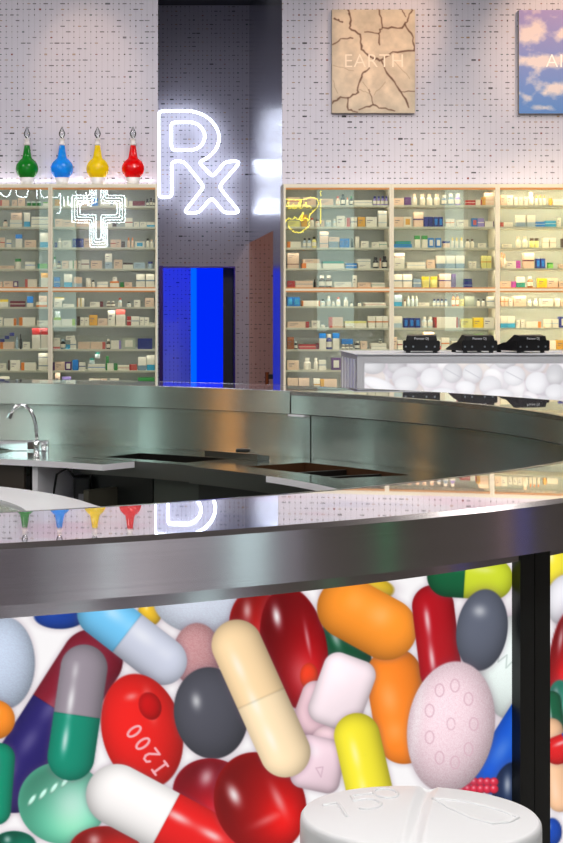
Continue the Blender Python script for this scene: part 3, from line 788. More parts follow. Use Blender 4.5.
# players on the booth, seen from behind
PLAY = mat('player_black', (.006, .006, .007, 1), .42, spec=.25)
def player(pxc, ang, lab):
    a_ = math.radians(ang); yf = 11.62; hw = .112
    fc = Vector((PXX(pxc, yf), yf, zt+.006)); t = empty('media_player', fc+Matrix.Rotation(a_, 3, 'Z') @ Vector((0, .16, 0)), a_)
    vs = [(sx*hw, y, z) for sx in (-1, 1) for y, z in ((-.16, .012), (.2, .012), (.2, .022), (.04, .058), (-.16, .078))]
    fs = [(0, 1, 2, 3, 4), (9, 8, 7, 6, 5)]+[(i, (i+1) % 5, (i+1) % 5+5, i+5) for i in range(5)]
    o_ = mesh('body', vs, fs, PLAY, t)
    bm = bmesh.new(); bm.from_mesh(o_.data); bmesh.ops.recalc_face_normals(bm, faces=bm.faces[:]); bmesh.ops.bevel(bm, geom=bm.edges[:], offset=.005, segments=2, affect='EDGES'); bm.to_mesh(o_.data); bm.free()
    vs = [(-hw*.86, -.15, .07), (hw*.86, -.15, .07), (hw*.86, .02, .058), (-hw*.86, .02, .058), (-hw*.8, -.145, .104), (hw*.8, -.145, .104), (hw*.8, -.08, .112), (-hw*.8, -.08, .112)]
    mesh('display_hood', vs, [(0, 1, 5, 4), (1, 2, 6, 5), (2, 3, 7, 6), (3, 0, 4, 7), (4, 5, 6, 7)], PLAY, t)
    for sx in (-1, 1):
        for sy in (-1, 1): MB().lathe([(.014, 0), (.014, .014)], sx*(hw-.03), sy*.12, 12).build('foot', BLACKP, t)
    for x in (-.095, -.05, .03, .08): MB().box(x-.005, x+.005, -.1625, -.159, .034, .044).build('socket', mat('socket_grey', L(120, 128, 135), .3, .6), t)
    font('lettering', 'Pioneer DJ', .02, mat('letter_white', L(190, 190, 196), .5), t, (0, -.1505, .088), (PI/2-.13, 0, 0))
    MB().lathe([(.075, .04), (.075, .06), (.07, .063)], 0, .07, 32).build('jog_wheel', mat('dark_disc', L(40, 40, 44), .3, .4), t)
    tag(t, lab, 'media player', 'media players on the booth')
player(421.5, -9, 'black media player on the booth, leftmost of the three')
player(480, 7, 'black media player on the booth, middle of the three')
player(534, 19, 'black media player on the booth, rightmost of the three')

# ------------------------------------------------------------------ blue doorway, passage details
ROOMB = mat('blue_room_paint', L(60, 70, 120), .6)
yb2 = 20.0
quad('wall_blue_room', (d0-.5, yb2), (d1+.6, yb2), 0, 2.6, WP2)
quad('wall_blue_room_left', (d0-.5, YR+.05), (d0-.5, yb2), 0, 2.6, WP2)
quad('wall_blue_room_right', (d1+.6, YR+.05), (d1+.6, yb2), 0, 2.6, mat('black_wall', L(10, 8, 20), .6))
struct(mesh('ceiling_blue_room', [(d0-.5, YR+.05, 2.6), (d1+.6, YR+.05, 2.6), (d1+.6, yb2, 2.6), (d0-.5, yb2, 2.6)], [(0, 1, 2, 3)], ROOMB))
area('blue_lamp_light', (PXX(185, 19.2), 18.9, 2.5), .5, 42, (.01, .03, 1))
dp = empty('blue_light_door', (0, 0, 0))
ym = 18.35
MB().box(PXX(196.5, ym), PXX(223, ym), ym, ym+.04, .0, dz_top+.12).build('glowing_panel', emitm('blue_glow', (.0, .022, 1, 1), .95), dp)
MB().box(PXX(191, ym), PXX(196.5, ym), ym-.01, ym+.05, .0, dz_top+.12).build('light_tube', emitm('blue_bright', (.0, .11, 1, 1), 1.15), dp)
MB().box(PXX(223, ym), PXX(240, ym), ym-.02, ym+.06, .0, dz_top+.12).build('dark_leaf', mat('black_leaf', (.004, .002, .012, 1), .4), dp)
tag(dp, 'glowing blue panel with dark leaf inside the recess doorway', 'door')
jm = MB()
jm.box(d0-.035, d0, YR-.03, YR+.05, 0, dz_top+.02); jm.box(d1, d1+.012, YR-.01, YR+.05, 0, dz_top); jm.box(d0, d1+.012, YR-.012, YR+.05, dz_top, dz_top+.015)
struct(jm.build('trim_1', mat('purple_frame', L(80, 60, 140), .25, .6)))
hd = empty('door_handle', (XB+.15, 15.6, 1.02))
dh = empty('passage_door', (XB+.34, 16.6, 0))
MB().box(0, .9, -.02, .02, 0, 2.05).build('leaf', mat('door_leaf', L(90, 74, 74), .4), dh)
bpy.data.objects.remove(hd)
hx = PXX(267, 16.5)-(XB+.34)
MB().tube([(hx-.0, -.09, .40), (hx-.0, -.09, .92)], .016, 10).build('handle', mat('bronze', L(176, 104, 66), .25, .8), dh)
for z in (.5, .88): MB().box(hx, hx+.09, -.1, -.02, z-.02, z+.02).build('bracket', BLACK, dh)
tag(dh, 'door with a bronze bar handle in the passage right of the blue doorway', 'door')
bpy.data.objects.remove([c for c in dh.children if c.name.startswith('leaf')][0])
MB().box(hx+.06, hx+.9, -.02, .02, 0, 1.0).build('leaf', mat('door_leaf', L(90, 74, 74), .4), dh)

# ------------------------------------------------------------------ Rx neon sign
NEON = emitm('neon_white', (.80, .87, 1, 1), 7)
def z5(a, b, Y): return Vector((PXX(145+a/5.362, Y), 0, PZ(100+b/5.362, Y)))
def resample(P, n=3, closed=True):
    """Catmull-Rom-ish rounding of corners: chaikin"""
    P = [Vector(p) for p in P]
    for _ in range(n):
        Q = []
        for i in range(len(P) if closed else len(P)-1):
            a, b = P[i], P[(i+1) % len(P)]
            w_ = min(.25, .02/max((b-a).length, 1e-6)) if (b-a).length > .12 else .25
            Q += [a+(b-a)*w_, b-(b-a)*w_]
        if not closed: Q = [P[0]]+Q+[P[-1]]
        P = Q
    return P
YX = 17.92
outer = [(72, 60), (245, 58), (305, 74), (355, 108), (390, 158), (400, 208), (386, 260), (345, 305), (298, 328), (296, 342), (356, 406), (372, 402), (432, 330), (502, 328), (500, 346), (396, 465), (500, 592), (496, 605), (424, 605), (358, 522), (288, 605), (218, 605), (218, 590), (317, 465), (208, 328), (143, 328), (145, 520), (74, 522)]
inner = [(140, 120), (258, 118), (302, 142), (325, 192), (308, 242), (266, 268), (142, 268)]
rx = empty('neon_sign', (0, YX, 0))
tag(rx, 'large white neon Rx sign hanging over the blue doorway', 'neon sign')
for P in (outer, inner):
    B = MB(); B.tube(resample([z5(a, b, YX) for a, b in P]), .0125, 8, closed=True); B.build('neon_tube', NEON, rx, smooth=True)
for a, b in ((72, 150), (72, 430), (310, 75), (400, 210), (500, 335), (220, 600), (495, 600)):
    p = z5(a, b, YX); MB().box(p.x-.006, p.x+.006, .01, YR-YX-.002, p.z-.006, p.z+.006).build('standoff', mat('clear_pin', L(190, 190, 200), .3), rx)

# ------------------------------------------------------------------ flasks above the left cabinets
SH = YC
LEDZ = PZ(184, SH)
FROST = mat('frosted_white', L(240, 238, 240), .3)
def flask(px, col, name, lab):
    t = empty('glass_flask', (PXX(px, 13.985), 13.985, LEDZ))
    m_ = bpy.data.materials.new(name+'_liquid'); m_.use_nodes = True; T = NT(m_); b_ = T.n['Principled BSDF']
    b_.inputs['Base Color'].default_value = col; b_.inputs['Roughness'].default_value = .08; b_.inputs['Coat Weight'].default_value = .6
    tl = T.new('ShaderNodeBsdfTranslucent'); tl.inputs[0].default_value = col
    mx = T.new('ShaderNodeMixShader'); mx.inputs[0].default_value = .5
    T.l.new(b_.outputs[0], mx.inputs[1]); T.l.new(tl.outputs[0], mx.inputs[2]); T.l.new(mx.outputs[0], T.n['Material Output'].inputs[0])
    R = .083; zc = .034+R
    prof = [(.004, zc-R)]
    for k in range(1, 15):
        a = -PI/2+PI*k/18; prof.append((R*math.cos(a), zc+R*math.sin(a)))
    prof += [(.036, zc+.078), (.031, zc+.10), (.026, zc+.13), (.021, zc+.165), (.019, zc+.172)]
    MB().lathe(prof, n=32).build('body', m_, t, smooth=True)
    MB().lathe([(.019, zc+.172), (.026, zc+.176), (.026, zc+.187), (.018, zc+.19), (.018, zc+.214), (.024, zc+.216), (.022, zc+.222)], n=20).build('neck', mat('frosted_glass', L(232, 226, 226), .15), t, smooth=True)
    MB().lathe([(.006, zc+.222), (.022, zc+.245), (.025, zc+.262), (.014, zc+.285), (.003, zc+.31)], n=16).build('stopper', CLEAR, t, smooth=True)
    MB().lathe([(.040, 0), (.044, .012), (.056, .052), (.052, .052), (.040, .012), (.036, .002)], n=28).build('stand', FROST, t, smooth=True)
    tag(t, lab, 'flask', 'coloured flasks above the left cabinets')
flask(27, L(30, 160, 50), 'green', 'green show globe flask standing on top of the left cabinets')
flask(62, L(30, 175, 255), 'blue', 'bright blue show globe flask standing on top of the left cabinets')
flask(97.5, L(255, 232, 10), 'yellow', 'yellow show globe flask standing on top of the left cabinets')
flask(133, L(245, 10, 14), 'red', 'red show globe flask standing on top of the left cabinets')

# ------------------------------------------------------------------ posters on the back wall
def canvas(name, px0, px1, py0, py1, nx, ny, painter, lab, word, wpx, wpy, wsz, wcol):
    Yc = YW-.045
    x0, x1, z1, z0 = PXX(px0, Yc), PXX(px1, Yc), PZ(py0, Yc), PZ(py1, Yc)
    t = empty('wall_canvas', ((x0+x1)/2, YW, z0))
    MB().box(x0-(x0+x1)/2, x1-(x0+x1)/2, -.043, 0, 0, z1-z0).build('stretcher', mat('canvas_edge', L(150, 140, 130), .7), t)
    gx = np.linspace(x0-(x0+x1)/2, x1-(x0+x1)/2, nx)[None, :]+np.zeros((ny, 1)); gz = np.linspace(z1-z0, 0, ny)[:, None]+np.zeros((1, nx))
    o_ = gridmesh('picture', np.stack([gx, np.full_like(gx, -.045), gz], -1), printm(name+'_print', 0), t)
    U = np.linspace(px0, px1, nx)[None, :]+np.zeros((ny, 1)); V = np.linspace(py0, py1, ny)[:, None]+np.zeros((1, nx))
    A = Art(U, V, (255, 255, 255)); painter(A); ink(o_, A.C)
    c = font('lettering', word, wsz, mat(name+'_ink', wcol, .6), o_, (PXX(wpx, Yc)-(x0+x1)/2, -.047, PZ(wpy, Yc)-z0), (PI/2, 0, 0), off=-.0015, sp=1.04)
    tag(t, lab, 'picture')
def vnoise(X, Y, sc, oct_, seed):
    rs = np.random.RandomState(seed); out = np.zeros(X.shape); amp = 1; tot = 0
    for o_ in range(oct_):
        G = rs.rand(64, 64); x = (X/sc) % 63; y = (Y/sc) % 63; xi = x.astype(int); yi = y.astype(int); fx_ = x-xi; fy_ = y-yi
        fx_ = fx_*fx_*(3-2*fx_); fy_ = fy_*fy_*(3-2*fy_); xj = (xi+1) % 64; yj = (yi+1) % 64
        out += amp*((G[yi, xi]*(1-fx_)+G[yi, xj]*fx_)*(1-fy_)+(G[yj, xi]*(1-fx_)+G[yj, xj]*fx_)*fy_); tot += amp; amp *= .5; sc *= .5
    return out/tot
def wob(pts, n=5, amp=.7, seed=1):
    r_ = random.Random(seed); q = []
    for a, b in zip(pts, pts[1:]):
        for k in range(n): q.append((a[0]+(b[0]-a[0])*k/n+(r_.uniform(-amp, amp) if k else 0), a[1]+(b[1]-a[1])*k/n+(r_.uniform(-amp, amp) if k else 0)))
    q.append(pts[-1]); return q
def zc8(*p): return [(320+a/5.362, b/5.362) for a, b in p]
def paint_earth(A):
    n = vnoise(A.X, A.Y, 9, 4, 4); base = rgb((214, 192, 168)); c2 = rgb((166, 158, 142))
    A.C = base*(.55+.45*n[..., None])/.78*.5+base*.5
    e = np.clip(np.maximum(np.abs(A.X-373)/42, np.abs(A.Y-61)/52), 0, 1)**4
    A.C = A.C*(1-.4*e[..., None])+c2*.4*e[..., None]
    cr = [((150, 50), (165, 100), (158, 150), (215, 185), (222, 265), (265, 300), (320, 325), (355, 305), (390, 278), (505, 272)),
          ((318, 50), (335, 145), (315, 180), (320, 240)), ((335, 148), (440, 150), (455, 128), (470, 105), (495, 55)),
          ((455, 130), (500, 200), (505, 270)), ((240, 172), (315, 180)), ((65, 240), (110, 208), (175, 205)),
          ((78, 100), (120, 118)), ((330, 325), (350, 375), (400, 440), (435, 495), (475, 575)),
          ((265, 365), (225, 400), (205, 460), (205, 495), (150, 525), (110, 520), (65, 555)), ((150, 525), (152, 590), (200, 602)),
          ((210, 588), (282, 562), (330, 580), (400, 595)), ((262, 480), (285, 560)), ((435, 492), (510, 490)), ((440, 50), (460, 90))]
    ws = [1.5, 1.1, 1.2, 1.4, .8, .9, 1.3, 1.3, 1.3, 1.2, 1.1, .6, .5, .6]
    for i, (c, w_) in enumerate(zip(cr, ws)):
        p = wob(zc8(*c), 4, .8, i); A.line(p, [w_*random.Random(i*9+k).uniform(.6, 1.4) for k in range(len(p))], (84, 50, 34), .92, .7)
    for i, c in enumerate([((70, 430), (95, 500)), ((210, 480), (260, 500)), ((290, 510), (350, 440)), ((70, 350), (180, 380)), ((400, 330), (480, 420)), ((230, 440), (270, 490))]):
        A.line(wob(zc8(*c), 4, 1, 30+i), .35, (130, 100, 76), .5)
def paint_air(A):
    g = np.clip((A.Y-10)/103, 0, 1)[..., None]
    A.C = rgb((158, 142, 196))*(1-g)+rgb((84, 130, 196))*g
    n = vnoise(A.X*.7+5, A.Y*1.1, 17, 5, 9)
    blob = np.zeros(A.X.shape)
    for (x, y, a, b) in ((530, 36, 18, 12), (553, 60, 22, 9), (536, 62, 14, 6), (563, 35, 10, 8), (560, 88, 20, 8), (526, 98, 12, 5), (540, 108, 14, 3), (585, 50, 20, 14), (590, 95, 20, 8)):
        blob = np.maximum(blob, np.exp(-((A.X-x)/a)**2-((A.Y-y)/b)**2))
    n2 = vnoise(A.X+30, A.Y*1.2+7, 7, 4, 21); k = np.clip((n*1.3+n2*.6+blob*.62-1.04)*2.0, 0, .85)[..., None]
    A.C = A.C*(1-k)+rgb((238, 218, 208))*k
canvas('earth', 332, 415, 9.5, 113, 330, 410, paint_earth, 'picture of cracked dry earth lettered EARTH on the back wall', 'EARTH', 374, 61.5, .142, L(240, 222, 202))
canvas('air', 519, 602, 10, 113.5, 330, 410, paint_air, 'picture of clouds in blue sky lettered AIR, right of the earth picture', 'AIR', 560.5, 61.5, .142, L(252, 244, 240))

# ------------------------------------------------------------------ cabinets
ROWL = [205.8, 226.7, 247.4, 268.6, 287.2, 307, 325.6, 349.2, 370.6, 391]
ROWR = [205, 226.6, 247.5, 268.2, 287.4, 306.2, 327.8, 349.4, 370.2, 391]
def cabinet(px0, px1, rows, lab, glow=(.42, (1, .95, .88))):
    t = empty('medicine_cabinet', (PXX((px0+px1)/2, YC), YC, 0)); cx = t.location.x
    X0, X1 = PXX(px0, YC)-cx, PXX(px1, YC)-cx; ft = 2.1*YC/F; dpt = .30
    zt_ = PZ(184, YC); s = YC/F
    for a, b in ((X0, X0+ft), (X1-ft, X1)): MB().box(a, b, 0, dpt, 0, zt_).build('side_panel', FRAME, t)
    MB().box(X0+ft, X1-ft, 0, dpt, zt_-3.6*s, zt_).build('top_panel', FRAME, t)
    MB().box(X0+ft, X1-ft, .002, .03, zt_-5.6*s, zt_-3.6*s).build('wooden_rail', ORANGE, t)
    MB().box(X0+ft, X1-ft, dpt-.01, dpt, .08, zt_-3.6*s).build('back_panel', BACKG, t)
    MB().box(X0+ft, X1-ft, .01, dpt-.01, 0, .08).build('plinth', FRAME, t)
    for i, y in enumerate(rows):
        z = PZ(y, YC+.01)
        if i == 4:
            MB().box(X0+ft, X1-ft, .0, dpt-.01, z-3.4*s, z-1.2*s).build('middle_board', FRAME, t)
            MB().box(X0+ft, X1-ft, .002, .03, z-1.2*s, z).build('wooden_rail', ORANGE, t)
            MB().box(X0+ft, X1-ft, .03, dpt-.01, z-1.2*s, z-.0002).build('shelf', FRAME, t)
            MB().box(X0+ft, X1-ft, .002, .03, z-4.9*s, z-3.4*s).build('wooden_rail', ORANGE, t)
        else:
            MB().box(X0+ft, X1-ft, .015, dpt-.01, z-1.9*s, z).build('shelf', FRAME, t)
    for k in range(3):
        z = PZ(391+22*(k+1), YC); MB().box(X0+ft, X1-ft, .015, dpt-.01, z-1.9*s, z).build('shelf', FRAME, t)
    zm = PZ(rows[4], YC+.01)
    for i, y in enumerate(rows):      # slim lamps under the board above each compartment, shining inwards
        zz = (zt_-5.8*s) if i == 0 else PZ(rows[i-1], YC+.01)-(5.2 if i == 5 else 2.2)*s
        area('cabinet_lamp_light', (cx, YC+.028, zz), X1-X0-.06, glow[0], glow[1], (math.radians(38), 0, 0), .008)
    # sliding panes, upper and lower
    MB().box(X0+ft, X1-ft, .006, .010, zm+.001, zt_-5.7*s).build('glass_pane', GLASS, t)
    MB().box(X0+ft, X1-ft, .006, .010, .085, zm-5.0*s).build('glass_pane', GLASS, t)
    tag(t, lab, 'cabinet', 'medicine cabinets along the back wall')
cabinet(-55.5, 50.2, ROWL, 'cream glass fronted medicine cabinet below the green flask, cut by the picture edge')
cabinet(50.4, 157.5, ROWL, 'cream glass fronted medicine cabinet below the yellow and red flasks')
cabinet(283.6, 391.6, ROWR, 'cream glass fronted medicine cabinet right of the blue doorway, left of the booth', (.5, (1, .92, .82)))
cabinet(391.8, 497.6, ROWR, 'cream glass fronted medicine cabinet behind the first two media players', (1.1, (1, .87, .68)))
cabinet(497.8, 604, ROWR, 'cream glass fronted medicine cabinet under the sky picture, warmly lit', (2.6, (1, .83, .58)))
# LED strips on the cabinet tops washing the wall
for a, b in ((-55, 156), (284, 603)):
    x0, x1 = PXX(a, YC), PXX(b, YC)
    o = MB().box(x0, x1, 14.078, 14.092, LEDZ, LEDZ+.012).build('light_strip', emitm('led_white' if a < 0 else 'led_soft', (1, .95, .93, 1), 2 if a < 0 else .5), None)
    tag(o, 'thin white light strip lying on top of the %s cabinets' % ('left' if a < 0 else 'right'), 'light strip')
    area('strip_light', ((x0+x1)/2, 14.075, LEDZ+.016), x1-x0, (.75 if a < 0 else .08)*(x1-x0), (1, .93, .95), (PI+.25, 0, 0), .012)

# ---------------- contents
COLS = dict(W=(232, 220, 202), P=(226, 192, 166), R=(176, 44, 42), r=(200, 90, 80), M=(112, 34, 44), B=(36, 120, 196), C=(60, 160, 200), N=(34, 42, 120), V=(92, 50, 110), v=(150, 130, 190), G=(50, 130, 60), g=(130, 190, 90),
            T=(50, 150, 130), Y=(238, 200, 40), y=(226, 214, 130), O=(228, 126, 44), o=(220, 160, 60), S=(132, 148, 164), s=(176, 190, 200), K=(32, 30, 32), D=(86, 66, 56), A=(150, 80, 24), H=(176, 178, 160), X=(196, 70, 170), L=(160, 190, 40), E=(206, 214, 212))
CN = dict(W='cream', P='peach', R='red', r='pink', M='maroon', B='blue', C='cyan', N='navy', V='purple', v='lilac', G='green', g='light green', T='teal', Y='yellow', y='pale yellow', O='orange', o='ochre', S='slate', s='pale grey', K='black', D='dark brown', A='amber', H='grey green', X='magenta', L='lime', E='clear')
def cm(k): return mat('pack_'+CN[k].replace(' ', '_'), L(*COLS[k]), .45)
INKM = mat('pack_print', L(120, 110, 120), .5)
def carton(w_, h, dp_, c, c2, kind):
    B = MB(); x0, x1 = -w_/2, w_/2
    if kind == 'cb': B.box(x0, x1, 0, dp_, h*.38, h, 0); B.box(x0, x1, 0, dp_, 0, h*.38, 1)
    elif kind == 'ct': B.box(x0, x1, 0, dp_, 0, h*.68, 0); B.box(x0, x1, 0, dp_, h*.68, h, 1)
    elif kind == 'cl': q = x0+w_*.22; B.box(q, x1, 0, dp_, 0, h, 0); B.box(x0, q, 0, dp_, 0, h, 1)
    elif kind == 'cr': q = x1-w_*.2; B.box(x0, q, 0, dp_, 0, h, 0); B.box(q, x1, 0, dp_, 0, h, 1)
    elif kind == 'cs': B.box(x0, x1, 0, dp_, 0, h*.46, 0); B.box(x0, x1, 0, dp_, h*.46, h*.56, 1); B.box(x0, x1, 0, dp_, h*.56, h, 0)
    elif kind == 'ce': q = w_*.07; B.box(x0+q, x1-q, 0, dp_, 0, h, 0); B.box(x0, x0+q, 0, dp_, 0, h, 1); B.box(x1-q, x1, 0, dp_, 0, h, 1)
    elif kind == 'co': B.box(x0, x1, 0, dp_, 0, h, 0); B.box(x0+w_*.2, x1-w_*.2, -.001, 0, h*.2, h*.8, 1)
    else:
        B.box(x0, x1, 0, dp_, 0, h, 0)
        B.box(x0+w_*.12, x0+w_*.6, -.0006, 0, h*.6, h*.68, 2); B.box(x0+w_*.12, x0+w_*.4, -.0006, 0, h*.38, h*.44, 2)
    return B
def bottle(w_, h, c, c2, kind):
    """b: body colour c, cap c2, cream label ; j: squat jar"""
    r = w_/2; cap = h*.2
    B = MB()
    if kind == 'j':
        B.lathe([(r*.95, 0), (r, h*.05), (r, h*.66), (r*.9, h*.7), (r*.96, h*.7), (r*.96, h)], 0, r, 14, ks=[0, 0, 0, 1, 1])
    elif kind == 't':    # slim vial or syringe with coloured tip
        B.lathe([(r*.9, 0), (r*.9, h*.65), (r*.5, h*.7), (r*.4, h)], 0, r, 10, ks=[0, 0, 1])
    else:
        B.lathe([(r*.9, 0), (r, h*.04), (r, h*.14), (r*1.01, h*.14), (r*1.01, h*.5), (r, h*.5), (r, h*.6), (r*.5, h*.74), (r*.5, h*.78), (r*.62, h*.78), (r*.62, h)], 0, r, 14,
                ks=[0, 0, 0, 2, 0, 0, 0, 0, 1, 1])
    return B
ORD = ['first', 'second', 'third', 'fourth', 'fifth', 'sixth', 'seventh', 'eighth', 'ninth', 'tenth', 'eleventh', 'twelfth', 'thirteenth', 'fourteenth', 'fifteenth', 'sixteenth', 'seventeenth', 'eighteenth', 'nineteenth', 'twentieth']
